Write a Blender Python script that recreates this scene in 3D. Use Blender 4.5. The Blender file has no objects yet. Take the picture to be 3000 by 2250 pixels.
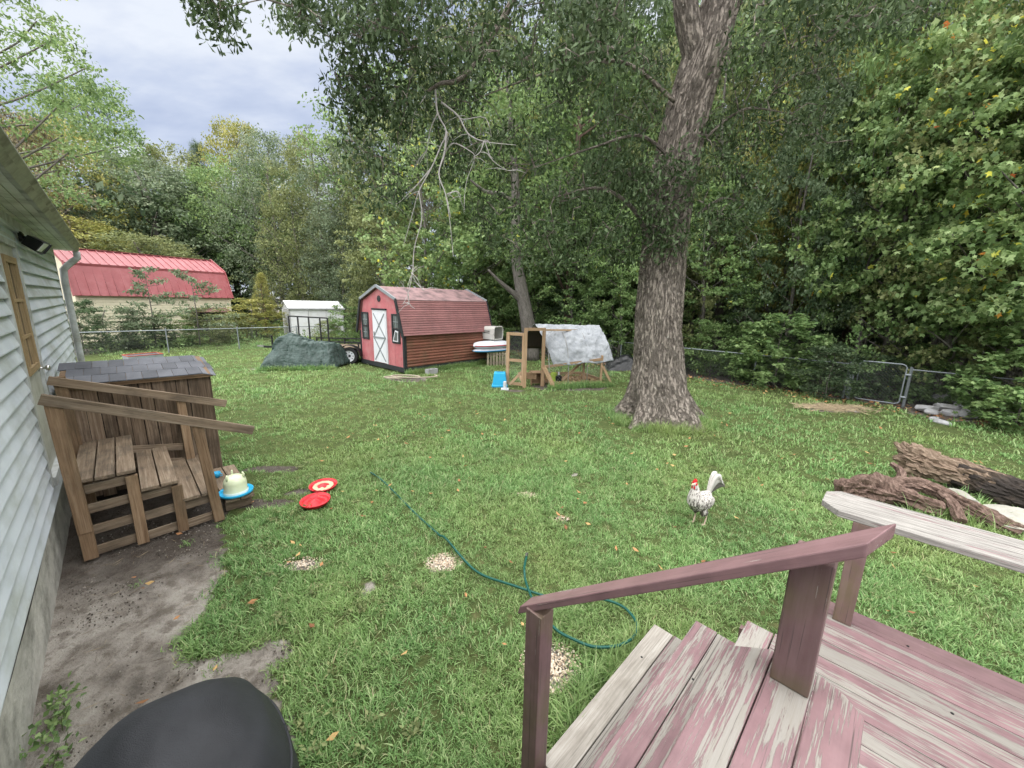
import bpy, math, random
import numpy as np
from mathutils import Matrix, Vector
random.seed(7); RNG = np.random.default_rng(11)
SC = bpy.context.scene; COL = SC.collection
# ------------------------------------------------------------------ camera
F, TILT, ROLL, H = 1150.0, math.radians(11.8), math.radians(1.2), 2.5
cd = bpy.data.cameras.new('camera'); cam = bpy.data.objects.new('camera', cd); COL.objects.link(cam)
cd.sensor_width = 36; cd.lens = F/3000*36; cd.clip_start = .05; cd.clip_end = 3000
cam.matrix_world = Matrix.Translation((0, 0, H)) @ Matrix.Rotation(math.pi/2-TILT, 4, 'X') @ Matrix.Rotation(ROLL, 4, 'Z')
SC.camera = cam
# ------------------------------------------------------------------ sky, sun, exposure
SUN_EL, SUN_AZ = math.radians(74), math.radians(195)
w = bpy.data.worlds.new('World'); SC.world = w; w.use_nodes = True
wn, wl = w.node_tree.nodes, w.node_tree.links
bg = wn['Background']; bg.inputs['Strength'].default_value = 0.051
sky = wn.new('ShaderNodeTexSky'); sky.sky_type = 'NISHITA'; sky.sun_disc = False
sky.sun_elevation = SUN_EL; sky.sun_rotation = SUN_AZ; sky.air_density = 1.0; sky.dust_density = 2.0
tc = wn.new('ShaderNodeTexCoord'); sx = wn.new('ShaderNodeSeparateXYZ'); wl.new(tc.outputs['Generated'], sx.inputs[0])
dv = wn.new('ShaderNodeMath'); dv.operation = 'ADD'; wl.new(sx.outputs[2], dv.inputs[0]); dv.inputs[1].default_value = .22
cbx = wn.new('ShaderNodeCombineXYZ')
for i in (0, 1):
    q = wn.new('ShaderNodeMath'); q.operation = 'DIVIDE'; wl.new(sx.outputs[i], q.inputs[0]); wl.new(dv.outputs[0], q.inputs[1]); wl.new(q.outputs[0], cbx.inputs[i])
mpw = wn.new('ShaderNodeMapping'); mpw.inputs['Rotation'].default_value = (0, 0, .6); mpw.inputs['Scale'].default_value = (1.15, 2.1, 1); wl.new(cbx.outputs[0], mpw.inputs[0])
cn = wn.new('ShaderNodeTexNoise'); cn.inputs['Scale'].default_value = 1.25; cn.inputs['Detail'].default_value = 6; cn.inputs['Roughness'].default_value = .5; wl.new(mpw.outputs[0], cn.inputs['Vector'])
cr = wn.new('ShaderNodeValToRGB'); wl.new(cn.outputs['Fac'], cr.inputs[0])
cr.color_ramp.elements[0].position = .38; cr.color_ramp.elements[0].color = (2.85, 3.3, 4.45, 1)
cr.color_ramp.elements[1].position = .60; cr.color_ramp.elements[1].color = (5.35, 5.6, 6.05, 1)
e = cr.color_ramp.elements.new(.49); e.color = (3.85, 4.25, 5.2, 1)
mxw = wn.new('ShaderNodeMix'); mxw.data_type = 'RGBA'; mxw.inputs['Factor'].default_value = .86
wl.new(sky.outputs[0], mxw.inputs['A']); wl.new(cr.outputs[0], mxw.inputs['B']); wl.new(mxw.outputs['Result'], bg.inputs['Color'])
sl = bpy.data.lights.new('sun', 'SUN'); sl.energy = 3.0; sl.angle = math.radians(125); sl.color = (1, .975, .94)
so = bpy.data.objects.new('sun', sl); COL.objects.link(so)
sd = Vector((math.sin(SUN_AZ)*math.cos(SUN_EL), math.cos(SUN_AZ)*math.cos(SUN_EL), math.sin(SUN_EL)))
so.rotation_euler = (-sd).to_track_quat('-Z', 'Y').to_euler()
SC.view_settings.view_transform = 'Standard'; SC.view_settings.look = 'None'; SC.view_settings.gamma = 1
SC.view_settings.exposure = 1.78
SC.cycles.use_denoising = True; SC.cycles.max_bounces = 5; SC.cycles.diffuse_bounces = 4; SC.cycles.transparent_max_bounces = 8
SC.cycles.use_adaptive_sampling = True; SC.cycles.adaptive_threshold = .02
# ------------------------------------------------------------------ pixel helpers
R2 = math.sqrt(2)
def ray(px, py):
    u = (px-1500)/F; v = -(py-1125)/F; c, s = math.cos(ROLL), math.sin(ROLL)
    u, v = c*u-s*v, s*u+c*v
    return np.array([u, math.cos(TILT)+v*math.sin(TILT), -math.sin(TILT)+v*math.cos(TILT)])
EYE = np.array([0, 0, H])
def G(px, py, z=0): d = ray(px, py); return EYE+d*(z-H)/d[2]
def AY(px, py, Y): d = ray(px, py); return EYE+d*Y/d[1]
def ST(s, t, z=0): return np.array([(s-t)/R2, (s+t)/R2, z])
def st(p): return np.array([(p[0]+p[1])/R2, (p[1]-p[0])/R2, p[2]])
def TP(px, py, t): d = ray(px, py); return EYE+d*t*R2/(d[1]-d[0])
def SP(px, py, s): d = ray(px, py); return EYE+d*s*R2/(d[0]+d[1])
# ------------------------------------------------------------------ materials
def new_mat(name):
    m = bpy.data.materials.new(name); m.use_nodes = True
    return m, m.node_tree.nodes, m.node_tree.links, m.node_tree.nodes['Principled BSDF']
def _set(b, rough, spec=.3, metal=0):
    b.inputs['Roughness'].default_value = rough; b.inputs['Specular IOR Level'].default_value = spec; b.inputs['Metallic'].default_value = metal
def c4(c): return (c[0], c[1], c[2], 1)
def noise(n, l, vec, scale, detail=4, rough=.55):
    t = n.new('ShaderNodeTexNoise'); t.inputs['Scale'].default_value = scale; t.inputs['Detail'].default_value = detail; t.inputs['Roughness'].default_value = rough
    if vec is not None: l.new(vec, t.inputs['Vector'])
    return t.outputs['Fac']
def ramp(n, l, fac, stops):
    r = n.new('ShaderNodeValToRGB'); l.new(fac, r.inputs[0]); el = r.color_ramp.elements
    while len(el) < len(stops): el.new(.5)
    for q, (p, c) in zip(el, stops): q.position = p; q.color = c4(c) if len(c) == 3 else c
    return r.outputs[0]
def mix(n, l, fac, a, b, mode='MIX'):
    m = n.new('ShaderNodeMix'); m.data_type = 'RGBA'; m.blend_type = mode
    for k, v in (('Factor', fac), ('A', a), ('B', b)):
        if isinstance(v, (int, float)): m.inputs[k].default_value = v
        elif isinstance(v, tuple): m.inputs[k].default_value = c4(v)
        else: l.new(v, m.inputs[k])
    return m.outputs['Result']
def mth(n, l, op, a, b=0.0):
    m = n.new('ShaderNodeMath'); m.operation = op
    for i, v in enumerate((a, b)):
        if isinstance(v, (int, float)): m.inputs[i].default_value = v
        else: l.new(v, m.inputs[i])
    return m.outputs[0]
def mapv(n, l, vec, scale):
    m = n.new('ShaderNodeMapping'); l.new(vec, m.inputs[0]); m.inputs['Scale'].default_value = scale; return m.outputs[0]
def attr(n, name, out='Vector'):
    a = n.new('ShaderNodeAttribute'); a.attribute_name = name; return a.outputs[out]
def pos(n): return n.new('ShaderNodeNewGeometry').outputs['Position']
def orand(n): return n.new('ShaderNodeObjectInfo').outputs['Random']
def bump(n, l, b, h, strength=.3, dist=.01):
    u = n.new('ShaderNodeBump'); u.inputs['Strength'].default_value = strength; u.inputs['Distance'].default_value = dist
    l.new(h, u.inputs['Height']); l.new(u.outputs[0], b.inputs['Normal'])
def mk(name, col, rough=.6, spec=.3, var=.2, vs=3, fs=25, bmp=.15, bd=.004, metal=0, dirt=None, dfac=.5, ov=.1):
    """plain surface: broad and fine noise variation, optional dirt tint, per-object variation"""
    m, n, l, b = new_mat(name); _set(b, rough, spec, metal); p = pos(n)
    a = noise(n, l, p, vs, 5); f = noise(n, l, p, fs, 4)
    lo = tuple(x*(1-var) for x in col); hi = tuple(min(1, x*(1+var)) for x in col)
    c = ramp(n, l, a, [(.3, lo), (.7, hi)])
    c = mix(n, l, .35, c, ramp(n, l, f, [(.3, lo), (.7, hi)]))
    if dirt:
        d = noise(n, l, p, vs*1.7, 7, .65); c = mix(n, l, mth(n, l, 'MULTIPLY', ramp(n, l, d, [(.45, (0, 0, 0)), (.68, (1, 1, 1))]), dfac), c, dirt)
    o = mth(n, l, 'MULTIPLY_ADD', orand(n), 2*ov); n[-1].inputs[2].default_value = 1-ov
    hs = n.new('ShaderNodeHueSaturation'); l.new(c, hs.inputs['Color']); l.new(o, hs.inputs['Value'])
    l.new(hs.outputs[0], b.inputs['Base Color'])
    if bmp: bump(n, l, b, f, bmp, bd)
    return m
def wood(name, c1, c2, c3=None, rough=.8, stain=None, sfac=.6, ov=.18, gs=1.0):
    """weathered wood with grain along attribute lc.x"""
    m, n, l, b = new_mat(name); _set(b, rough, .2); v = attr(n, 'lc')
    g = noise(n, l, mapv(n, l, v, (1.6*gs, 42*gs, 42*gs)), 1.0, 6, .65)
    g2 = noise(n, l, mapv(n, l, v, (5*gs, 160*gs, 160*gs)), 1.0, 3, .6)
    c = ramp(n, l, g, [(.28, c1), (.62, c2)] if c3 is None else [(.25, c1), (.5, c2), (.75, c3)])
    c = mix(n, l, mth(n, l, 'MULTIPLY', ramp(n, l, g2, [(.5, (0, 0, 0)), (.7, (1, 1, 1))]), .5), c, tuple(x*.5 for x in c1))
    if stain:
        s = noise(n, l, mapv(n, l, v, (2.2, 5, 5)), 1.0, 6, .65); c = mix(n, l, mth(n, l, 'MULTIPLY', ramp(n, l, s, [(.48, (0, 0, 0)), (.66, (1, 1, 1))]), sfac), c, stain)
    o = mth(n, l, 'MULTIPLY_ADD', orand(n), 2*ov); n[-1].inputs[2].default_value = 1-ov
    hs = n.new('ShaderNodeHueSaturation'); l.new(c, hs.inputs['Color']); l.new(o, hs.inputs['Value']); l.new(hs.outputs[0], b.inputs['Base Color'])
    bump(n, l, b, mix(n, l, .5, g, g2), .5, .003)
    return m
def peel(name, paint, amount, bare1=(.55, .52, .47), bare2=(.24, .22, .19), rough=.55, green=0):
    """paint peeling off grey wood: amount is the share worn off"""
    m, n, l, b = new_mat(name); v = attr(n, 'lc')
    g = noise(n, l, mapv(n, l, v, (3, 70, 70)), 1.0, 6, .7)
    g2 = noise(n, l, mapv(n, l, v, (9, 260, 260)), 1.0, 3, .6)
    bare = ramp(n, l, mix(n, l, .5, g, g2), [(.36, bare2), (.58, bare1)])
    big = noise(n, l, mapv(n, l, v, (1.2, 13, 13)), 1.0, 5, .6)
    fine = noise(n, l, mapv(n, l, v, (5, 115, 115)), 1.0, 5, .7)
    k = mth(n, l, 'ADD', mth(n, l, 'MULTIPLY', big, .52), mth(n, l, 'MULTIPLY', fine, .48))
    th = .5+(.5-amount)*.30
    mk_ = ramp(n, l, k, [(th-.008, (0, 0, 0)), (th+.008, (1, 1, 1))])
    pn = noise(n, l, pos(n), 9, 5)
    pc = ramp(n, l, pn, [(.3, tuple(x*.82 for x in paint)), (.7, tuple(x*1.12 for x in paint))])
    if green:
        sz = n.new('ShaderNodeSeparateXYZ'); l.new(pos(n), sz.inputs[0])
        gz = noise(n, l, pos(n), 5, 5); pc = mix(n, l, mth(n, l, 'MULTIPLY', ramp(n, l, gz, [(.42, (0, 0, 0)), (.66, (1, 1, 1))]), green), pc, (.13, .12, .05))
    chalk = noise(n, l, mapv(n, l, v, (2.5, 30, 30)), 1.0, 5, .6); pc = mix(n, l, mth(n, l, 'MULTIPLY', ramp(n, l, chalk, [(.45, (0, 0, 0)), (.7, (1, 1, 1))]), .28), pc, tuple(min(1, x*1.35+.06) for x in paint))
    ck = noise(n, l, mapv(n, l, v, (1.6, 95, 95)), 1.0, 4, .6); ckm = mth(n, l, 'MULTIPLY', ramp(n, l, ck, [(.61, (0, 0, 0)), (.66, (1, 1, 1))]), .7)
    o = mth(n, l, 'MULTIPLY_ADD', orand(n), .24); n[-1].inputs[2].default_value = .88
    hs = n.new('ShaderNodeHueSaturation'); l.new(mix(n, l, ckm, mix(n, l, mk_, pc, bare), (.06, .05, .045)), hs.inputs['Color']); l.new(o, hs.inputs['Value']); l.new(hs.outputs[0], b.inputs['Base Color'])
    rr = ramp(n, l, mk_, [(0, (rough,)*3), (1, (.9, .9, .9))]); l.new(rr, b.inputs['Roughness']); b.inputs['Specular IOR Level'].default_value = .3
    hgt = mth(n, l, 'ADD', mth(n, l, 'MULTIPLY', mk_, -1.0), mth(n, l, 'MULTIPLY', mix(n, l, .5, g, g2), .8))
    bump(n, l, b, hgt, .55, .0025)
    return m
def leafmat(name, stops, trans=.3, rough=.5, pv=.25, ps=.6, warm=0, spec=.2):
    """leaf colour from attribute rnd, drifting over the crown; light passes through the leaf"""
    m, n, l, b = new_mat(name); r = attr(n, 'rnd', 'Fac')
    c = ramp(n, l, r, stops)
    dn = noise(n, l, pos(n), ps, 3); o = mth(n, l, 'MULTIPLY_ADD', dn, 2*pv*1.8); n[-1].inputs[2].default_value = 1-pv*1.8
    hs = n.new('ShaderNodeHueSaturation'); l.new(c, hs.inputs['Color']); l.new(o, hs.inputs['Value'])
    if warm:
        wnz = noise(n, l, pos(n), .42, 4, .6); c = mix(n, l, mth(n, l, 'MULTIPLY', ramp(n, l, wnz, [(.42, (0, 0, 0)), (.66, (1, 1, 1))]), warm), c, (.30, .33, .115)); l.new(c, hs.inputs['Color'])
    _set(b, rough, spec); l.new(hs.outputs[0], b.inputs['Base Color'])
    t = n.new('ShaderNodeBsdfTranslucent'); hs2 = n.new('ShaderNodeHueSaturation'); l.new(hs.outputs[0], hs2.inputs['Color']); hs2.inputs['Value'].default_value = 1.3; hs2.inputs['Hue'].default_value = .48; l.new(hs2.outputs[0], t.inputs['Color'])
    mx = n.new('ShaderNodeMixShader'); mx.inputs[0].default_value = trans
    l.new(b.outputs[0], mx.inputs[1]); l.new(t.outputs[0], mx.inputs[2]); l.new(mx.outputs[0], n['Material Output'].inputs['Surface'])
    return m
# ------------------------------------------------------------------ mesh builder
def V3(p): return np.asarray(p, float)
def unit(v): v = V3(v); return v/max(1e-9, np.linalg.norm(v))
class MB:
    def __init__(s, xf=None): s.v = []; s.f = []; s.lc = []; s.xf = xf
    def add(s, vs, fs, lc=None):
        o = len(s.v); vs = [V3(p) for p in vs]
        if lc is None: lc = vs
        if s.xf: vs = [V3(s.xf(*p)) for p in vs]
        s.v += vs; s.lc += [V3(p) for p in lc]; s.f += [tuple(i+o for i in f) for f in fs]; return s
    def beam(s, p0, p1, w, h, up=(0, 0, 1), taper=1.0):
        if s.xf: p0, p1 = V3(s.xf(*p0)), V3(s.xf(*p1)); up = V3(s.xf(*up))-V3(s.xf(0, 0, 0))
        p0, p1 = V3(p0), V3(p1); d = p1-p0; L = np.linalg.norm(d); d = d/L
        u = V3(up)-d*np.dot(up, d)
        if np.linalg.norm(u) < 1e-4: u = V3((1, 0, 0))-d*d[0]
        u = unit(u); r = np.cross(d, u); vs = []; lc = []; ro = random.random()*50
        for k, p, q in ((0, p0, 1), (L, p1, taper)):
            for a, b_ in ((-1, -1), (1, -1), (1, 1), (-1, 1)):
                vs.append(p+r*a*w/2*q+u*b_*h/2*q); lc.append((k+ro, a*w/2+ro*.37, b_*h/2+ro*.73))
        x, s.xf = s.xf, None
        s.add(vs, [(3, 2, 1, 0), (4, 5, 6, 7), (0, 1, 5, 4), (1, 2, 6, 5), (2, 3, 7, 6), (3, 0, 4, 7)], lc); s.xf = x; return s
    def box(s, x0, y0, z0, x1, y1, z1, grain=0):
        vs = [(x, y, z) for z in (z0, z1) for x, y in ((x0, y0), (x1, y0), (x1, y1), (x0, y1))]; ro = random.random()*50
        pr = {0: (0, 1, 2), 1: (1, 0, 2), 2: (2, 0, 1)}[grain]
        s.add(vs, [(3, 2, 1, 0), (4, 5, 6, 7), (0, 1, 5, 4), (1, 2, 6, 5), (2, 3, 7, 6), (3, 0, 4, 7)], [tuple(p[i]+ro for i in pr) for p in vs]); return s
    def prism(s, poly, vec, lcf=None):
        n = len(poly); a = [V3(p) for p in poly]; b = [p+V3(vec) for p in a]; ro = random.random()*50
        lc = None
        if lcf: lc = [V3(lcf(*p))+ro for p in a+b]
        s.add(a+b, [tuple(range(n))[::-1], tuple(range(n, 2*n))]+[(i, (i+1) % n, (i+1) % n+n, i+n) for i in range(n)], lc); return s
    def tube(s, pts, rad, n=8, cap=True):
        pts = [V3(p) for p in pts]
        if s.xf: pts = [V3(s.xf(*p)) for p in pts]
        k = len(pts); rad = [rad]*k if isinstance(rad, (int, float)) else rad
        vs = []; lc = []; u = None; ro = random.random()*50; Lc = 0
        for i, p in enumerate(pts):
            d = unit(pts[min(i+1, k-1)]-pts[max(i-1, 0)])
            if u is None: u = unit(np.cross(d, (0, 0, 1) if abs(d[2]) < .9 else (1, 0, 0)))
            u = unit(u-d*np.dot(u, d)); r = np.cross(d, u)
            if i: Lc += np.linalg.norm(p-pts[i-1])
            for j in range(n):
                a = 2*math.pi*j/n; o = u*math.cos(a)+r*math.sin(a); vs.append(p+o*rad[i]); lc.append((Lc+ro, o[0]*rad[i]+ro, o[1]*rad[i]+o[2]*rad[i]))
        fs = [(i*n+j, i*n+(j+1) % n, (i+1)*n+(j+1) % n, (i+1)*n+j) for i in range(k-1) for j in range(n)]
        if cap: fs += [tuple(range(n))[::-1], tuple(range((k-1)*n, k*n))]
        x, s.xf = s.xf, None; s.add(vs, fs, lc); s.xf = x; return s
    def lathe(s, prof, c=(0, 0, 0), n=24, ax=None, sx=1, sy=1, cap=True):
        c = V3(c); vs = []; M_ = np.eye(3) if ax is None else np.array(Vector(ax).normalized().to_track_quat('Z', 'Y').to_matrix())
        for r, z in prof:
            for j in range(n): a = 2*math.pi*j/n; vs.append(c+M_@V3((r*math.cos(a)*sx, r*math.sin(a)*sy, z)))
        k = len(prof); fs = [(i*n+j, i*n+(j+1) % n, (i+1)*n+(j+1) % n, (i+1)*n+j) for i in range(k-1) for j in range(n)]
        if cap and prof[0][0] > 1e-6: fs.append(tuple(range(n))[::-1])
        if cap and prof[-1][0] > 1e-6: fs.append(tuple(range((k-1)*n, k*n)))
        s.add(vs, fs); return s
    def sphere(s, c, r, n=14, m=9):
        r = r if isinstance(r, (tuple, list)) else (r, r, r)
        pf = [(max(1e-7, math.sin(math.pi*i/m)), -math.cos(math.pi*i/m)) for i in range(m+1)]
        vs = []; 
        for q, z in pf:
            for j in range(n): a = 2*math.pi*j/n; vs.append(V3(c)+(q*math.cos(a)*r[0], q*math.sin(a)*r[1], z*r[2]))
        s.add(vs, [(i*n+j, i*n+(j+1) % n, (i+1)*n+(j+1) % n, (i+1)*n+j) for i in range(m) for j in range(n)]); return s
    def grid(s, fn, nu, nv, lcf=None):
        vs = [fn(i/nu, j/nv) for i in range(nu+1) for j in range(nv+1)]
        s.add(vs, [(i*(nv+1)+j, (i+1)*(nv+1)+j, (i+1)*(nv+1)+j+1, i*(nv+1)+j+1) for i in range(nu) for j in range(nv)]); return s
    def build(s, name, mat, parent=None, smooth=False, bev=0, solid=0):
        o = V3((0, 0, 0)) if parent is None else V3(rootloc(parent))
        me = bpy.data.meshes.new(name); me.from_pydata([tuple(p-o) for p in s.v], [], s.f)
        a = me.attributes.new('lc', 'FLOAT_VECTOR', 'POINT'); a.data.foreach_set('vector', np.array(s.lc, np.float32).ravel())
        me.materials.append(mat); me.update()
        if smooth: me.polygons.foreach_set('use_smooth', [True]*len(me.polygons))
        return link(name, me, parent, bev, solid)
def rootloc(p):
    q = p
    while q.parent: q = q.parent
    return q.location
def link(name, me, parent=None, bev=0, solid=0):
    ob = bpy.data.objects.new(name, me); COL.objects.link(ob); ob.parent = parent
    if solid: md = ob.modifiers.new('thick', 'SOLIDIFY'); md.thickness = solid; md.offset = 0
    if bev: md = ob.modifiers.new('bevel', 'BEVEL'); md.width = bev; md.segments = 2; md.limit_method = 'ANGLE'; md.angle_limit = .6
    return ob
def tag(o, label=None, cat=None, group=None, kind=None):
    for k, v in (('label', label), ('category', cat), ('group', group), ('kind', kind)):
        if v: o[k] = v
    return o
def thing(name, label, cat, loc=(0, 0, 0), group=None):
    o = bpy.data.objects.new(name, None); COL.objects.link(o); o.location = tuple(float(x) for x in loc); o.empty_display_size = .1
    return tag(o, label, cat, group)
def npmesh(name, verts, faces, mat, rnd=None, smooth=False):
    """verts (n,3), faces (m,k) arrays -> mesh, fast"""
    me = bpy.data.meshes.new(name); verts = np.asarray(verts, np.float32); faces = np.asarray(faces, np.int32); k = faces.shape[1]
    me.vertices.add(len(verts)); me.vertices.foreach_set('co', verts.ravel())
    me.loops.add(faces.size); me.loops.foreach_set('vertex_index', faces.ravel())
    me.polygons.add(len(faces)); me.polygons.foreach_set('loop_start', np.arange(0, faces.size, k, dtype=np.int32)); me.polygons.foreach_set('loop_total', np.full(len(faces), k, np.int32))
    if rnd is not None:
        a = me.attributes.new('rnd', 'FLOAT', 'POINT'); a.data.foreach_set('value', np.asarray(rnd, np.float32))
    me.update(calc_edges=True); me.validate(); me.materials.append(mat)
    if smooth: me.polygons.foreach_set('use_smooth', np.ones(len(faces), bool))
    return me
def fbm(x, y, seed=0):
    """cheap smooth value noise 0..1, vectorised"""
    x = np.asarray(x, float); y = np.asarray(y, float); out = 0; amp = .5; tot = 0
    for o in range(4):
        xi = np.floor(x).astype(np.int64); yi = np.floor(y).astype(np.int64); fx = x-xi; fy = y-yi; fx = fx*fx*(3-2*fx); fy = fy*fy*(3-2*fy)
        def hsh(a, b): h = (a*374761393+b*668265263+(seed+o)*1442695041) & 0xffffffff; h = ((h ^ (h >> 13))*1274126177) & 0xffffffff; return ((h ^ (h >> 16)) & 0xffff)/65535.
        v = (hsh(xi, yi)*(1-fx)+hsh(xi+1, yi)*fx)*(1-fy)+(hsh(xi, yi+1)*(1-fx)+hsh(xi+1, yi+1)*fx)*fy
        out = out+amp*v; tot += amp; amp *= .5; x = x*2.03+7.1; y = y*2.03+3.7
    return out/tot
# ================================================================== ground and grass
TB = [(-30, .45), (1.5, .42), (1.97, .39), (2.25, .46), (2.74, .41), (2.96, .40), (3.15, .10), (3.47, 0.0), (3.61, .17), (4.0, .34), (4.6, .46), (5.2, .52), (5.6, .72), (6.6, .98), (7.0, .85), (7.6, -.2), (9, -.45), (11.5, -.55), (40, -3)]
PATCH = [(-1.97, 3.33, .24, .09), (-.63, 3.38, .17, .13), (.31, 2.3, .20, .2), (.23, 4.8, .13, .07), (.6, 4.22, .1, .06), (-1.2, 3.02, .13, .07), (-3.5, 5.45, .42, .14), (-2.76, 4.76, .2, .1), (1.0, 5.46, .1, .06), (8.1, 9.6, .75, .3),
         (-3.35, 12.35, .75, .42), (-1.7, 2.35, .2, .12), (1.75, 11.7, 1.3, .55), (10.7, 9.2, .9, .6), (-.9, 4.35, .09, .05), (.05, 11.1, .3, .16), (-8.9, 13.6, .35, .15), (-3.0, 4.45, .3, .12)]
def bare(x, y):
    x = np.asarray(x, float); y = np.asarray(y, float); s = (x+y)/R2; t = (y-x)/R2
    sb = np.interp(t, [a for a, _ in TB], [b for _, b in TB])+(fbm(x*3, y*3, 5)-.5)*.22
    m = np.clip((sb-s)/.10+.5, 0, 1)
    for px, py, rx, ry in PATCH:
        d = ((x-px)/rx)**2+((y-py)/ry)**2+(fbm(x*6, y*6, 9)-.5)*1.2
        m = np.maximum(m, np.clip((1.05-d)/.4, 0, 1))
    wood_ = np.clip((s-13.9+(fbm(x, y, 3)-.5)*1.4)/.8, 0, 1)
    return np.maximum(m, wood_)
def gz(x, y):
    return (fbm(np.asarray(x)*.35, np.asarray(y)*.35, 21)-.5)*.05
cx = np.concatenate([[-600, -250, -120, -70, -45, -32, -25, -20, -16], np.arange(-13, 13.01, .11), [14, 16, 20, 26, 36, 60, 120, 250, 600]])
cy = np.concatenate([[-600, -200, -80, -30, -12, -5, -2, -.5], np.arange(0, 16.01, .11), [17, 18.5, 21, 25, 30, 38, 50, 80, 150, 300, 800]])
X, Y = np.meshgrid(cx, cy, indexing='ij'); Bm = bare(X, Y); Z = gz(X, Y)-Bm*.012+Bm*(fbm(X*3.1, Y*3.1, 44)-.5)*.05
nx, ny = X.shape; idx = np.arange(nx*ny).reshape(nx, ny)
gf = np.stack([idx[:-1, :-1], idx[1:, :-1], idx[1:, 1:], idx[:-1, 1:]], -1).reshape(-1, 4)
m, n, l, b = new_mat('soil_and_turf'); _set(b, .95, .1); p = pos(n)
nb = noise(n, l, p, 2.6, 8, .62); nf = noise(n, l, p, 55, 6, .7); nm_ = noise(n, l, p, 9, 6, .65)
sand = ramp(n, l, nb, [(.34, (.15, .132, .115)), (.46, (.30, .27, .235)), (.60, (.44, .405, .36))])
sand = mix(n, l, mth(n, l, 'MULTIPLY', ramp(n, l, nm_, [(.50, (0, 0, 0)), (.62, (1, 1, 1))]), .6), sand, (.11, .09, .07))
sand = mix(n, l, mth(n, l, 'MULTIPLY', ramp(n, l, nf, [(.6, (0, 0, 0)), (.72, (1, 1, 1))]), .5), sand, (.45, .40, .33))
ms = attr(n, 'moist', 'Fac'); sand = mix(n, l, mth(n, l, 'MULTIPLY', ms, .8), sand, ramp(n, l, nf, [(.3, (.035, .027, .023)), (.7, (.10, .08, .066))]))
turf = ramp(n, l, nm_, [(.3, (.06, .085, .03)), (.55, (.10, .13, .045)), (.8, (.20, .18, .09))])
br = attr(n, 'bare', 'Fac'); k = mth(n, l, 'ADD', br, mth(n, l, 'MULTIPLY', mth(n, l, 'SUBTRACT', nm_, .5), .9))
l.new(mix(n, l, ramp(n, l, k, [(.42, (0, 0, 0)), (.58, (1, 1, 1))]), turf, sand), b.inputs['Base Color'])
bump(n, l, b, mix(n, l, .45, nm_, nf), 1.0, .07)
gme = npmesh('ground', np.stack([X, Y, Z], -1).reshape(-1, 3), gf, m, smooth=True)
gs_, gt_ = (X+Y)/R2, (Y-X)/R2
moist = np.clip((gt_-4.35-(fbm(X*2, Y*2, 31)-.5)*1.3+.35*np.clip(gs_, -1, 1))/.5, 0, 1)*np.clip((9.5-gt_)/2, 0, 1)
moist = np.maximum(moist, np.clip((gs_-13)/1.2, 0, 1)*.9); moist = np.maximum(moist, np.clip(1-((X+3.35)/.8)**2-((Y-12.3)/.5)**2, 0, 1))
for nm2, arr in (('bare', Bm), ('moist', moist)):
    a = gme.attributes.new(nm2, 'FLOAT', 'POINT'); a.data.foreach_set('value', arr.ravel().astype(np.float32))
ground = link('ground', gme); tag(ground, kind='structure')
# ---- grass tufts
grass_m = leafmat('grass', [(0, (.095, .195, .060)), (.35, (.155, .300, .095)), (.62, (.240, .405, .145)), (.86, (.335, .490, .210)), (.97, (.42, .50, .25)), (1, (.47, .42, .26))], trans=.3, rough=.5, pv=.2, ps=.9, warm=.5, spec=.3)
def tuft(seed, nb, L, spread, wd, arch):
    r = np.random.default_rng(seed); vs = []; fs = []; rn = []
    for _ in range(nb):
        a = r.uniform(0, 2*math.pi); rad = spread*math.sqrt(r.uniform()); b0 = np.array([rad*math.cos(a*1.7+r.uniform(0, 6)), rad*math.sin(a*1.7+r.uniform(0, 6)), -.01])
        d = np.array([math.cos(a), math.sin(a), 0]); sd_ = np.array([-d[1], d[0], 0]); ln = L*r.uniform(.5, 1.25); ar = arch*r.uniform(.4, 1.3); wv = wd*r.uniform(.6, 1.2); q = r.uniform()
        o = len(vs); ang = r.uniform(.1, .7); P_ = b0.copy(); seg = 3
        for k in range(seg+1):
            ww = wv*(1-(k/seg)**1.6)*.5
            if k < seg: vs += [P_-sd_*ww, P_+sd_*ww]; rn += [q, q]
            else: vs.append(P_.copy()); rn.append(q)
            P_ = P_+(d*math.sin(ang)+np.array([0, 0, math.cos(ang)]))*ln/seg; ang += ar
        fs += [(o, o+1, o+3, o+2), (o+2, o+3, o+5, o+4), (o+4, o+5, o+6, o+6)]
    vs = np.array(vs); me = bpy.data.meshes.new('grass_tuft'); me.from_pydata(vs.tolist(), [], [tuple(dict.fromkeys(f)) for f in fs])
    at = me.attributes.new('rnd', 'FLOAT', 'POINT'); at.data.foreach_set('value', np.array(rn, np.float32)); me.materials.append(grass_m)
    return me
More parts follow.
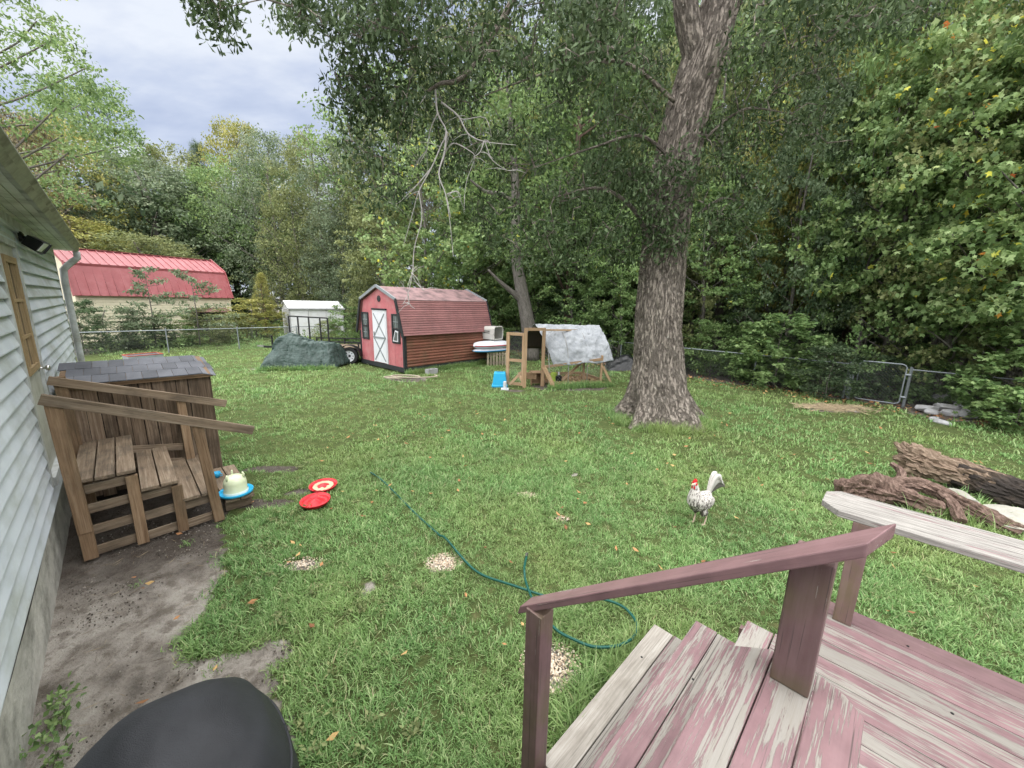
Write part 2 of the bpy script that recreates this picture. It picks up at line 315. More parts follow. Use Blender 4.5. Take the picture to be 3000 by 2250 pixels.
def scatter(name, pts, scl, rot, meshes, pick=None):
    """one object of countless small pieces: points carrying scale / rotation / pick, instanced as geometry"""
    me = bpy.data.meshes.new(name); me.vertices.add(len(pts)); me.vertices.foreach_set('co', np.asarray(pts, np.float32).ravel())
    for nm2, ty, arr, key in (('scl', 'FLOAT', scl, 'value'), ('rot', 'FLOAT_VECTOR', rot, 'vector'), ('pick', 'INT', RNG.integers(0, len(meshes), len(pts)) if pick is None else pick, 'value')):
        a = me.attributes.new(nm2, ty, 'POINT'); a.data.foreach_set(key, np.asarray(arr, np.int32 if ty == 'INT' else np.float32).ravel())
    ob = link(name, me); tag(ob, kind='stuff')
    ng = bpy.data.node_groups.new(name+'_nodes', 'GeometryNodeTree'); ng.interface.new_socket('Geometry', in_out='INPUT', socket_type='NodeSocketGeometry'); ng.interface.new_socket('Geometry', in_out='OUTPUT', socket_type='NodeSocketGeometry')
    N, L_ = ng.nodes, ng.links; gi = N.new('NodeGroupInput'); go = N.new('NodeGroupOutput'); ip = N.new('GeometryNodeInstanceOnPoints'); jn = N.new('GeometryNodeJoinGeometry')
    for mm in reversed(meshes):
        src = bpy.data.objects.new(mm.name, mm); oi = N.new('GeometryNodeObjectInfo'); oi.inputs['Object'].default_value = src; oi.inputs['As Instance'].default_value = False
        g2i = N.new('GeometryNodeGeometryToInstance'); L_.new(oi.outputs['Geometry'], g2i.inputs[0]); L_.new(g2i.outputs[0], jn.inputs[0])
    def na(nm2, ty):
        q = N.new('GeometryNodeInputNamedAttribute'); q.data_type = ty; q.inputs['Name'].default_value = nm2; return q.outputs['Attribute']
    L_.new(gi.outputs[0], ip.inputs['Points']); L_.new(jn.outputs[0], ip.inputs['Instance']); ip.inputs['Pick Instance'].default_value = True
    L_.new(na('pick', 'INT'), ip.inputs['Instance Index']); L_.new(na('rot', 'FLOAT_VECTOR'), ip.inputs['Rotation']); L_.new(na('scl', 'FLOAT'), ip.inputs['Scale']); L_.new(ip.outputs[0], go.inputs[0])
    md = ob.modifiers.new('scatter', 'NODES'); md.node_group = ng
    return ob
OBST = []   # (centre s, centre t, half s, half t) footprints free of grass
def lawn():
    N_ = 74000; d = np.sqrt(RNG.uniform(0, 1, N_*3))*34
    # density falls with distance: keep probability relative to uniform-area sampling
    ang = RNG.uniform(-1.2, 1.2, len(d)); x = d*np.sin(ang); y = d*np.cos(ang)
    dens = 480/(1+(d/3.2)**2)+10
    area = 34**2*1.2; base = len(d)/area; keep = RNG.uniform(0, 1, len(d)) < np.minimum(1, dens/base); x, y, d = x[keep], y[keep], d[keep]
    # extra near points
    dn = np.sqrt(RNG.uniform(0, 1, 34000))*7.0; an = RNG.uniform(-1.25, 1.25, len(dn)); xn, yn = dn*np.sin(an), dn*np.cos(an)
    kn = RNG.uniform(0, 1, len(dn)) < np.minimum(1, 1.5/(1+(dn/3.6)**2)); x = np.r_[x, xn[kn]]; y = np.r_[y, yn[kn]]; d = np.r_[d, dn[kn]]
    s, t = (x+y)/R2, (y-x)/R2
    ok = (bare(x, y)+RNG.normal(0, .22, len(x)) < .42) & (RNG.uniform(0, 1, len(x)) < .45+1.3*np.clip(fbm(x*1.7, y*1.7, 88)-.22, 0, 1)) & (y > .6) & (s > -.6) & (s < 14.4) & ~((s > 1.3) & (t < .95) & (s < 3.2) & (t > -3) & False)
    ok &= (t < 34)
    for (a, b_, ha, hb) in OBST: ok &= ~((np.abs(s-a) < ha) & (np.abs(t-b_) < hb))
    x, y, d = x[ok], y[ok], d[ok]; n_ = len(x)
    patch = fbm(x*.9, y*.9, 77); sc = (.45+.72*patch)*RNG.uniform(.55, 1.35, n_)*np.clip(.9+d/13, 1, 2.0)
    rot = np.stack([RNG.normal(0, .12, n_), RNG.normal(0, .12, n_), RNG.uniform(0, 6.28, n_)], -1)
    near = [tuft(i, 22, .074, .055, .0075, .5) for i in range(6)]+[tuft(20+i, 26, .055, .07, .0075, .62) for i in range(4)]
    far = [tuft(40+i, 18, .062, .08, .0120, .5) for i in range(5)]
    pk = np.where(d < 6.5, RNG.integers(0, 10, n_), 10+RNG.integers(0, 5, n_))
    pts = np.stack([x, y, gz(x, y)], -1)
    g = scatter('lawn_grass', pts, sc, rot, near+far, pk); tag(g, 'green lawn grass covering the back yard', 'grass')
# ================================================================== house
sid_m, n, l, b = new_mat('painted_siding'); _set(b, .55, .3); p = pos(n); v = attr(n, 'lc')
c = ramp(n, l, noise(n, l, p, 2.2, 5), [(.3, (.55, .60, .66)), (.7, (.66, .71, .76))])
gr = noise(n, l, mapv(n, l, v, (.9, .5, 2.4)), 1.0, 6, .6)
c = mix(n, l, mth(n, l, 'MULTIPLY', ramp(n, l, gr, [(.46, (0, 0, 0)), (.66, (1, 1, 1))]), .5), c, ramp(n, l, noise(n, l, p, 14, 5), [(.3, (.13, .15, .07)), (.7, (.27, .29, .19))]))
l.new(c, b.inputs['Base Color'])
trim_m = mk('weathered_white_trim', (.50, .52, .52), .6, var=.15, dirt=(.17, .17, .11), dfac=.6)
soff_m = mk('soffit_paint', (.56, .57, .52), .7, var=.12, dirt=(.16, .16, .11), dfac=.6, vs=1.6)
fas_m = mk('mildewed_gutter', (.34, .35, .29), .5, var=.3, dirt=(.075, .075, .05), dfac=.85, vs=2.4)
skirt_m = mk('parged_foundation', (.46, .45, .41), .9, var=.25, vs=2, fs=14, bmp=.6, bd=.02, dirt=(.13, .13, .11), dfac=.75)
shing_m = mk('asphalt_shingle', (.12, .125, .14), .95, var=.3, fs=120, bmp=.6, bd=.004, ov=.22)
raww_m = wood('raw_pine', (.28, .195, .10), (.42, .31, .175), ov=.1)
steel_m = mk('brushed_steel', (.55, .55, .54), .3, metal=1, var=.05, bmp=0)
black_m = mk('black_plastic', (.012, .012, .013), .4, var=.2, bmp=0)
glass_m, n, l, b = new_mat('window_glass'); _set(b, .08, .6); b.inputs['Base Color'].default_value = (.05, .06, .06, 1)
cream_m = mk('door_paint', (.50, .51, .45), .5, var=.12, dirt=(.2, .21, .13), dfac=.5)
WS = -.66       # siding plane (s) ; house lies at s < WS
LT0, LT1 = -4.0, 10.75
house = thing('house', 'pale blue grey clapboard house wall with white trimmed door and mildewed eave', 'house', ST(WS, 5, 0))
xf = lambda a, b_, c_: ST(a, b_, c_)
def part(name, mat, parent, fn, xf_=xf, **k):
    mb = MB(xf_); fn(mb); return mb.build(name, mat, parent, **k)
# core walls (hidden behind the boards) and end wall, roof
part('wall', trim_m, house, lambda q: q.box(-7.5, LT0, .5, WS-.025, LT1-.03, 3.28))
part('skirt', skirt_m, house, lambda q: q.box(-7.4, LT0, -.05, WS-.012, LT1-.1, .56, grain=1))
DT0, DT1, DZ0, DZ1 = 5.50, 6.42, .79, 2.93     # door opening
def clap(t0, t1, z0, z1):
    def f(q):
        pr = [(WS-.024, z0), (WS+.032, z0), (WS+.032, z0+.010), (WS-.002, z1-.004), (WS-.024, z1-.004)]
        q.prism([(a, t0, zz) for a, zz in pr], (0, t1-t0, 0), lambda a, b_, c_: (b_, a, c_))
    part('siding_board', sid_m, house, f)
NB = 20; dz = (3.25-.56)/NB
for i in range(NB):
    z0, z1 = .56+i*dz, .56+(i+1)*dz
    if z1 <= DZ0+.02 or z0 >= DZ1+.02: clap(LT0, LT1-.1, z0, z1)
    else: clap(LT0, DT0-.1, z0, z1); clap(DT1+.1, LT1-.1, z0, z1)
part('corner_trim', trim_m, house, lambda q: q.box(WS-.03, LT1-.10, .5, WS+.022, LT1+.0, 3.25, grain=2))
for i in range(NB):   # end wall boards
    z0 = .56+i*dz
    part('siding_board', sid_m, house, lambda q: q.prism([(WS-.04, LT1-.03, z0), (WS-.04, LT1+.012, z0), (WS-.04, LT1-.006, z0+dz+.012), (WS-.04, LT1-.03, z0+dz+.012)], (-6.6, 0, 0), lambda a, b_, c_: (a, b_, c_)))
# door
for (t0, t1, z0, z1) in ((DT0-.10, DT0, .70, DZ1+.1), (DT1, DT1+.10, .70, DZ1+.1), (DT0, DT1, DZ1, DZ1+.1)):
    part('door_trim', trim_m, house, lambda q: q.box(WS-.02, t0, z0, WS+.03, t1, z1, grain=2))
part('door_sill', trim_m, house, lambda q: q.box(WS-.02, DT0-.02, .70, WS+.05, DT1+.02, DZ0-.004, grain=1))
door = part('door', cream_m, house, lambda q: q.box(WS-.03, DT0+.003, DZ0, WS+.004, DT1-.003, DZ1-.003, grain=2))
wt0, wt1, wz0, wz1 = DT0+.12, DT1-.12, 1.74, 2.82
part('window_pane', glass_m, door, lambda q: q.box(WS-.004, wt0+.03, wz0+.03, WS+.007, wt1-.03, wz1-.03))
for (t0, t1, z0, z1) in ((wt0, wt0+.06, wz0, wz1), (wt1-.06, wt1, wz0, wz1), (wt0+.06, wt1-.06, wz0, wz0+.06), (wt0+.06, wt1-.06, wz1-.06, wz1)):
    part('window_frame', raww_m, door, lambda q: q.box(WS+.002, t0, z0, WS+.03, t1, z1, grain=2 if z1-z0 > .2 else 1))
for z in (2.08, 2.42): part('muntin', raww_m, door, lambda q: q.box(WS+.005, wt0+.06, z-.014, WS+.024, wt1-.06, z+.014, grain=1))
for t_ in (5.83, 6.09): part('muntin', raww_m, door, lambda q: q.box(WS+.005, t_-.014, wz0+.06, WS+.022, t_+.014, wz1-.06, grain=2))
kn = MB(); kp = ST(WS, DT1-.07, 1.72); ka = ST(1, 0, 0)
kn.lathe([(.028, 0), (.028, .008), (.011, .012), (.011, .045), (.027, .055), (.031, .07), (.024, .084), (.001, .088)], kp+ka*.004, 16, ka); kn.build('knob', steel_m, door, smooth=True)
# eave: soffit boards, gutter, roof
FS = -.405
sw = (FS-WS)/4
for i in range(4):
    part('soffit_board', soff_m, house, lambda q: q.box(WS-.02+i*sw+(.02 if i else 0), LT0, 3.25+.004*(i % 2), WS+(i+1)*sw-.006, LT1+.35, 3.27, grain=1))
part('gutter', fas_m, house, lambda q: q.prism([(FS, LT0, 3.245), (FS+.035, LT0, 3.240), (FS+.075, LT0, 3.285), (FS+.06, LT0, 3.315), (FS+.095, LT0, 3.355), (FS+.095, LT0, 3.370), (FS+.08, LT0, 3.370), (FS, LT0, 3.365)], (0, LT1+.36-LT0, 0), lambda a, b_, c_: (b_, a, c_)))
part('frieze_board', trim_m, house, lambda q: q.box(WS, LT0, 3.13, WS+.022, LT1, 3.248, grain=1))
part('roof', shing_m, house, lambda q: q.prism([(FS+.05, LT0-.2, 3.376), (FS+.05, LT0-.2, 3.395), (-4.0, LT0-.2, 4.75), (-7.8, LT0-.2, 3.4), (-7.8, LT0-.2, 3.28), (-4.0, LT0-.2, 4.6)], (0, LT1+.5-LT0, 0)))
ds = MB(xf)
ds.tube([(FS+.03, LT1+.22, 3.24), (FS+.03, LT1+.22, 3.13), (FS-.02, LT1+.2, 3.08), (WS+.14, LT1+.1, 2.97), (WS+.09, LT1+.05, 2.9), (WS+.08, LT1+.03, 2.7), (WS+.08, LT1+.03, .25), (WS+.16, LT1+.03, .12)], .05, 12)
ds.build('downspout', trim_m, house, smooth=True)
cb = MB(xf); cb.tube([(WS+.02, t_, .545+.02*math.sin(t_*3.1)-.015*(int(t_*1.3) % 2)) for t_ in np.arange(1.2, 5.4, .2)], .007, 6); cb.build('cable', black_m, house)
# flood light
fl = thing('flood_light', 'black twin head security flood light under the house eave', 'light', ST(WS+.03, 6.9, 3.08))
q = MB(xf); q.lathe([(.05, 0), (.05, .03), (.02, .04)], (0, 0, 0), 12); q.v = [ST(WS+.03+z, 6.9+x, 3.08+y) for x, y, z in q.v] if False else q.v
base = MB(); base.lathe([(.055, 0), (.055, .025), (.03, .04)], ST(WS+.022, 6.9, 3.08), 14, ST(1, 0, 0)); base.build('mounting_plate', black_m, fl)
for dt_ in (-.16, .17):
    hd = MB(xf); hd.tube([(WS+.05, 6.9, 3.08), (WS+.09, 6.9+dt_*.5, 3.07), (WS+.11, 6.9+dt_, 3.03)], .012, 8); hd.build('arm', black_m, fl)
    hd = MB(xf); hd.beam((WS+.09, 6.9+dt_, 3.04), (WS+.19, 6.9+dt_*1.15, 2.97), .15, .11, taper=1.15); he = hd.build('lamp_head', black_m, fl, bev=.006)
    hd = MB(xf); hd.beam((WS+.188, 6.9+dt_*1.15, 2.9715), (WS+.194, 6.9+dt_*1.155, 2.967), .14, .10); hd.build('lens', mk('lamp_lens', (.7, .7, .68), .25, bmp=0), he)
sn = MB(); sn.sphere(ST(WS+.10, 6.9, 3.045), .042); sn.build('sensor', mk('white_plastic', (.75, .75, .72), .4, bmp=0), fl, smooth=True)
# ================================================================== side steps at the house door
stw = wood('weathered_deck_wood', (.095, .068, .045), (.22, .165, .115), (.33, .27, .20), stain=(.05, .042, .033), sfac=.55)
stw2 = wood('brown_treated_wood', (.13, .080, .045), (.25, .165, .10), (.34, .25, .165), stain=(.09, .07, .045), sfac=.5)
step = thing('porch_steps', 'weathered wooden porch steps with sloping rails against the house wall', 'steps', ST(0, 5.9, 0))
ST_T0, ST_T1 = 5.20, 6.58
def sb(name, mat, p0, p1, w_, h_, up=(0, 0, 1), **k): mb = MB(xf); mb.beam(p0, p1, w_, h_, up, **k); return mb.build(name, mat, step, bev=.004)
sb('post', stw2, (-.475, ST_T0, .0), (-.475, ST_T0, .30), .10, .05, (0, 1, 0)); sb('post', stw2, (-.475, ST_T0-.012, .28), (-.50, ST_T0-.012, 1.57), .105, .045, (0, 1, 0))
sb('post', stw2, (-.105, ST_T0, .0), (-.105, ST_T0, .745), .09, .045, (0, 1, 0)); sb('post', stw2, (.215, ST_T0, .0), (.215, ST_T0, .53), .09, .045, (0, 1, 0))
sb('post', stw2, (.53, ST_T0-.01, .0), (.455, ST_T0-.01, 1.14), .095, .05, (0, 1, 0))
sb('post', stw2, (-.50, ST_T1-.1, .0), (-.54, ST_T1-.1, 1.60), .10, .045, (0, 1, 0)); sb('post', stw2, (.46, ST_T1-.1, .0), (.44, ST_T1-.1, 1.24), .09, .045, (0, 1, 0))
sb('rail', stw, (-.565, ST_T0-.03, 1.60), (.95, ST_T0-.03, .985), .04, .095); sb('rail', stw, (-.62, ST_T1-.13, 1.57), (.91, ST_T1-.13, 1.055), .04, .095)
for i, (s0, s1, z) in enumerate(((-.50, -.06, .79), (-.06, .24, .575), (.24, .56, .355))):
    nb = 3 if i == 0 else 2
    for j in range(nb):
        a0 = s0+(s1-s0)/nb*j+.006; a1 = s0+(s1-s0)/nb*(j+1)-.006
        sb('tread', stw, ((a0+a1)/2, ST_T0-.03+random.uniform(-.01, .01), z), ((a0+a1)/2, ST_T1-.02, z+random.uniform(-.006, .006)), a1-a0, .034)
for (s0, s1, zs) in ((-.43, -.15, (.69, .49, .27, .055)), (-.06, .17, (.49, .27, .055)), (.26, .47, (.27, .055))):
    for z in zs: sb('side_slat', stw, (s0, ST_T0+.03, z), (s1+.02, ST_T0+.03, z+.012), .025, .092)
for z in (.69, .49): sb('riser_cleat', stw, (-.45, ST_T1-.06, z), (.4, ST_T1-.06, z-.15), .03, .09)
plat = thing('step_platform', 'low wooden platform under the chicken waterer beside the porch steps', 'platform', ST(.85, 5.7, 0))
for j in range(2):
    mb = MB(xf); mb.beam((.685+j*.15, 5.28, .15), (.685+j*.15, 6.45, .15), .138, .035); mb.build('plank', stw, plat, bev=.003)
for t_ in (5.4, 6.3): mb = MB(xf); mb.beam((.62, t_, .066), (.89, t_, .066), .06, .13); mb.build('support', stw, plat)
# ================================================================== plank pump house
hut = thing('pump_house', 'plank walled hutch with grey shingle lid behind the porch steps', 'hutch', ST(.15, 7.2, 0))
plk = wood('rough_grey_plank', (.075, .052, .036), (.19, .135, .092), (.32, .25, .185), stain=(.035, .028, .022), sfac=.6, ov=.3)
nP = 11; s0, s1 = -.52, .79
for j in range(nP):
    a0 = s0+(s1-s0)/nP*j+.004; a1 = s0+(s1-s0)/nP*(j+1)-.003; mb = MB(xf); tt = 6.66+random.uniform(-.012, .012)
    mb.beam(((a0+a1)/2, tt, .04+random.uniform(0, .05)), ((a0+a1)/2+random.uniform(-.006, .006), tt, 1.43), a1-a0, .022, (0, 1, 0)); mb.build('plank', plk, hut)
for j in range(6):
    a0 = 6.68+.13*j; mb = MB(xf); mb.beam((.795, a0+.065, .05), (.795, a0+.065, 1.42), .122, .022, (1, 0, 0)); mb.build('plank', plk, hut)
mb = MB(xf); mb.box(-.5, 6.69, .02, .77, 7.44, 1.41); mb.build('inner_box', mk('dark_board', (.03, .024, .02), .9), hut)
mb = MB(xf); mb.beam((-.55, 6.62, 1.44), (.83, 6.62, 1.44), .03, .035); mb.build('lid_trim', stw2, hut)
nR = 10
for row in range(3):
    for j in range(nR):
        a0 = -.60+1.46/nR*j+(.073 if row % 2 else 0); a1 = min(a0+1.46/nR-.004, .88); t0 = 6.57+row*.32; z0 = 1.475+row*.045
        mb = MB(xf); zc = lambda s_: -.06*max(0, (s_-.72)/.16)**2
        mb.prism([(a0, t0, z0+zc(a0)), (a1, t0, z0+zc(a1)), (a1, t0+.34, z0+.045+zc(a1)), (a0, t0+.34, z0+.045+zc(a0))], (0, 0, .009+.003*random.random())); mb.build('shingle', shing_m, hut)
mb = MB(xf); mb.prism([(-.58, 6.58, 1.455), (.80, 6.58, 1.455), (.80, 7.5, 1.59), (-.58, 7.5, 1.59)], (0, 0, .014)); mb.build('lid', stw2, hut)
# ================================================================== metal box on the lawn
gz_m = mk('galvanised_sheet', (.33, .37, .41), .45, metal=.4, var=.15, dirt=(.2, .12, .09), dfac=.35)
rust_m = mk('rusty_red_edge', (.32, .075, .05), .7, var=.3)
bxp = thing('metal_box', 'open grey sheet metal tub with red rusty rim on the lawn', 'tub', ST(.55, 18.6, 0))
c0 = [ST(.10, 18.5), ST(1.0, 18.75), ST(.85, 19.35), ST(-.05, 19.1)]
for i in range(4):
    a, b_ = c0[i], c0[(i+1) % 4]; cc = sum(c0)/4; ai, bi = a+(cc-a)*.06, b_+(cc-b_)*.06
    mb = MB(); mb.add([ai+(0, 0, 0), bi+(0, 0, 0), b_+(0, 0, .42), a+(0, 0, .42)], [(0, 1, 2, 3)]); mb.build('side', gz_m, bxp, solid=.012)
    mb = MB(); mb.tube([a+(0, 0, .425), b_+(0, 0, .425)], .016, 8); mb.build('rim', rust_m, bxp)
mb = MB(); mb.add([c+(0, 0, .03) for c in c0], [(0, 1, 2, 3)]); mb.build('bottom', gz_m, bxp)
mb = MB(); pc = c0[1]+(0, 0, .2); mb.tube([pc+(.02, 0, .1), pc+(.14, .02, .08), pc+(.15, .02, -.02), pc+(.03, 0, -.06)], .01, 6); mb.build('handle', black_m, bxp)
mb = MB(); ring = [c0[0]+(.28+.13*math.cos(a), -.06, .14+.13*math.sin(a)) for a in np.linspace(0, 6.28, 17)]; mb.tube(ring, .018, 6); mb.build('wheel_hoop', steel_m, bxp)
OBST += [(0, 5.9, .55, .72), (.85, 5.8, .2, .6), (.14, 7.1, .7, .5), (.5, 18.9, .5, .45)]
# ================================================================== deck, stairs and rails
PAINT = (.205, .124, .131); PAINT_SHADED = (.160, .098, .098)  # second tone: same mauve paint, darkened for posts standing in shade
pk_lo = peel('deck_paint_sound', PAINT, .10, green=.15); pk_md = peel('deck_paint_worn', PAINT, .47, bare1=(.27, .255, .23)); pk_hi = peel('deck_paint_bare', PAINT, .64, bare1=(.28, .265, .24))
pk_post = peel('post_paint_shaded', PAINT_SHADED, .0, green=.55, rough=.45); pk_rail = peel('rail_paint', (.225, .134, .138), .14, rough=.45); pk_cap = peel('cap_paint', PAINT, .72, bare1=(.33, .315, .29), bare2=(.10, .092, .085))
grey_w = wood('silver_grey_board', (.20, .18, .155), (.33, .305, .27), (.43, .405, .37), stain=(.14, .125, .10), sfac=.5)
und_m = mk('deck_underside', (.05, .035, .03), .9)
deck = thing('deck', 'mauve painted wooden deck with peeling boards, steps and sloping hand rail', 'deck', ST(2.0, .2, 0))
def db(name, mat, p0, p1, w_, h_, up=(0, 0, 1), bev=.004, **k): mb = MB(xf); mb.beam(p0, p1, w_, h_, up, **k); return mb.build(name, mat, deck, bev=bev)
SN, SF = 1.27, 2.53
for (t_, z, mt) in ((.912, .2, grey_w), (.768, .2, pk_hi), (.645, .4, pk_md), (.502, .4, pk_md), (.354, .6, pk_hi)):
    f_ = .138
    db('step_board', mt, (SN-.02, t_, z-.019), (SF+random.uniform(-.012, .012), t_, z-.019), f_, .038)
for z, t_ in ((.2, .72), (.4, .45), (.6, .30)):
    db('riser', pk_lo, (SN, t_, z-.12), (SF-.03, t_, z-.12), .02, .155)
for s_ in (SN+.03, (SN+SF)/2, SF-.05):
    mb = MB(xf); mb.prism([(s_, .98, 0), (s_, .98, .155), (s_, .72, .158), (s_, .715, .36), (s_, .45, .362), (s_, .45, .56), (s_, .28, .56), (s_, .28, 0)], (.038, 0, 0), lambda a, b_, c_: (b_, a, c_)); mb.build('stringer', pk_post, deck)
ns = 20
for j in range(ns):
    sc_ = 3.05-j*.1445; mt = pk_lo if j == 0 else (pk_md if j % 3 else pk_hi)
    db('deck_board', mt, (sc_, .278 if sc_ < 2.56 else .20, .581+random.uniform(-.002, .002)), (sc_, -4.2, .581), .1395, .038, bev=.003)
mb = MB(xf); mb.box(.3, -4.2, .38, 3.02, .18, .555); mb.build('frame', und_m, deck)
for s_, t_ in ((2.95, -.3), (2.95, -2.4), (.6, -.1)): db('foundation_post', und_m, (s_, t_, -.05), (s_, t_, .39), .1, .1)
# far bench rail cap and its posts
db('post', pk_post, (2.975, .012, .602), (2.975, .012, 1.272), .09, .09, (1, 0, 0)); db('post', pk_post, (2.975, -1.9, .602), (2.975, -1.9, 1.272), .09, .09, (1, 0, 0))
mb = MB(xf); mb.prism([(2.93, -4.2, 1.272), (3.275, -4.2, 1.272), (3.275, .155, 1.272), (3.20, .222, 1.272), (3.03, .222, 1.272), (2.93, .13, 1.272)], (0, 0, .04), lambda a, b_, c_: (b_, a, c_)); mb.build('rail_cap', pk_cap, deck, bev=.005)
# near flat cap of three boards with clipped corners
zc = 1.412
def cap(poly, mt): mb = MB(xf); mb.prism([(a, b_, zc) for a, b_ in poly], (0, 0, .038), lambda a, b_, c_: (a, b_, c_)); mb.build('rail_cap', mt, deck, bev=.004)
cap([(.1, .245), (.1, .139), (1.322, .139), (1.315, .16), (1.245, .245)], pk_md)
cap([(.1, .136), (.1, .033), (1.328, .033), (1.328, .136)], pk_md)
cap([(.1, .030), (.1, -.078), (1.255, -.078), (1.300, -.035), (1.328, .030)], peel('cap_paint_sound', (.225, .135, .142), .48, bare1=(.30, .28, .25)))
for s_ in (1.22, .35): db('post', pk_post, (s_, .08, .602), (s_, .08, zc-.001), .09, .09, (1, 0, 0))
# sloping hand rail
RS = 1.205; zr = lambda t_: 1.955-.795*(t_+.044)+.026
db('post', pk_post, (1.252, .082, zc+.039), (1.252, .082, zr(.082)-.024), .092, .09, (1, 0, 0))
db('post', pk_post, (1.195, .985, -.03), (1.195, .985, zr(.985)-.024), .09, .09, (1, 0, 0))
mb = MB(xf); hw = .046; th = .020
def rp(s_, t_, dz_): return (s_, t_, zr(t_)+dz_)
ends = [(1.093, 1.085), (-.010, -.052)]
vs = [rp(RS-hw, ends[0][0], -th), rp(RS+hw, ends[0][0]-.01, -th), rp(RS+hw, ends[0][0]-.01, th), rp(RS-hw, ends[0][0]-.015, th),
      rp(RS-hw, ends[1][0], -th), rp(RS+hw, ends[1][1], -th), rp(RS+hw, ends[1][1], th), rp(RS-hw, ends[1][0], th)]
mb.add(vs, [(3, 2, 1, 0), (4, 5, 6, 7), (0, 1, 5, 4), (1, 2, 6, 5), (2, 3, 7, 6), (3, 0, 4, 7)], [(p_[1]*1.27, p_[0], p_[2]+.795*p_[1]) for p_ in vs]); mb.build('hand_rail', pk_rail, deck, bev=.004)
OBST += [(1.9, .72, .75, .30), (2.2, -2, 1.1, 2.4)]
# screw heads and knots on the boards
for (px, py, z) in ((2790, 2090, .6), (2660, 1893, .6), (1880, 1925, .4), (2030, 1990, .4)):
    g = G(px, py, z+.001); mb = MB(); mb.lathe([(.007, 0), (.006, .002), (.001, .0025)], g, 10); mb.build('screw_head', black_m, deck)
# ================================================================== covered grill
cov_m, n, l, b = new_mat('black_vinyl_cover'); _set(b, .62, .35); p = pos(n)
l.new(ramp(n, l, noise(n, l, p, 6, 5), [(.3, (.018, .019, .022)), (.7, (.030, .032, .037))]), b.inputs['Base Color'])
wr = noise(n, l, mapv(n, l, p, (3, 3, 1.2)), 2.2, 3, .5); bump(n, l, b, mix(n, l, .15, wr, noise(n, l, p, 300, 2)), .35, .05)
gr_ = thing('grill_cover', 'black vinyl cover over a barbecue grill beside the deck steps', 'grill', ST(-.1, 1.27, 0))
GC = (-.065, 1.40); prof = [(.0, 1.225), (.30, 1.212), (.55, 1.165), (.76, 1.085), (.90, .98), (.975, .86), (1.0, .72), (1.0, .45), (1.01, .25), (1.03, .03)]
def grf(u, v):
    a = 2*math.pi*u; k = v*(len(prof)-1); i = min(int(k), len(prof)-2); f = k-i; sc_, z = np.array(prof[i])*(1-f)+np.array(prof[i+1])*f
    c_, s_ = math.cos(a), math.sin(a); e = 2/2.6; x = math.copysign(abs(c_)**e, c_)*.335; y = math.copysign(abs(s_)**e, s_)*.345
    fl_ = 1+.018*math.sin(a*9+z*3)*max(0, .85-z)+.010*math.sin(a*23)*max(0, .8-z)
    return (GC[0]+x*sc_*fl_, GC[1]+y*sc_*fl_, z-.01*math.sin(x*14)*(sc_ < .8)*sc_)
mb = MB(xf); mb.grid(grf, 64, 30); go_ = mb.build('cover', cov_m, gr_, smooth=True); md = go_.modifiers.new('weld', 'WELD'); md.merge_threshold = .0005
mb = MB(xf); mb.tube([tuple(np.array(grf(u, .475))*np.array([1, 1, 1])+(0, 0, .004)) for u in np.linspace(0, 1, 65)], .006, 6); mb.build('seam', cov_m, gr_, smooth=True)
OBST += [(-.07, 1.40, .36, .36)]
# ================================================================== chicken waterer
blue_m = mk('blue_plastic', (.030, .36, .62), .35, var=.06, bmp=0); milk_m, n, l, b = new_mat('cloudy_plastic'); _set(b, .3, .4); b.inputs['Base Color'].default_value = (.68, .74, .52, 1); b.inputs['Subsurface Weight'].default_value = .5; b.inputs['Subsurface Radius'].default_value = (.05, .05, .04)
wp = ST(.745, 5.40, .1685); wt = thing('chicken_waterer', 'cloudy plastic chicken waterer jug in a blue tray on the low platform', 'waterer', wp)
mb = MB(); mb.lathe([(.03, .004), (.135, .004), (.172, .02), (.178, .05), (.172, .052), (.165, .025), (.13, .012), (.03, .012)], wp, 32); mb.build('tray', blue_m, wt, smooth=True)
mb = MB(); mb.lathe([(.118, .012), (.124, .03), (.122, .05), (.117, .06), (.119, .15), (.112, .185), (.095, .215), (.07, .235), (.001, .242)], wp, 32); mb.build('jug', milk_m, wt, smooth=True)
mb = MB(); mb.lathe([(.126, .028), (.129, .05), (.124, .062)], wp, 32, cap=False); mb.build('collar', mk('pale_collar', (.72, .78, .68), .4, bmp=0), wt, smooth=True)
for a in (.3, 2.4, 4.5): d = np.array([math.cos(a), math.sin(a), 0]); mb = MB(); mb.tube([wp+d*.09+(0, 0, .2), wp+d*.10+(0, 0, .25), wp+d*.085+(0, 0, .278)], [.014, .012, .009], 8); mb.build('lug', milk_m, wt, smooth=True)
cup = thing('blue_cup', 'small blue plastic cup behind the step post', 'cup', ST(.66, 6.1, .168)); mb = MB(); mb.lathe([(.03, 0), (.045, .07), (.041, .07), (.027, .006), (.001, .006)], ST(.66, 6.1, .168), 16); mb.build('bowl', blue_m, cup, smooth=True)
mb = MB(); cq = ST(.66, 6.1, .168); mb.tube([cq+(.04, 0, .06), cq+(.07, 0, .05), cq+(.07, 0, .025), cq+(.035, 0, .02)], .005, 6); mb.build('handle', blue_m, cup)
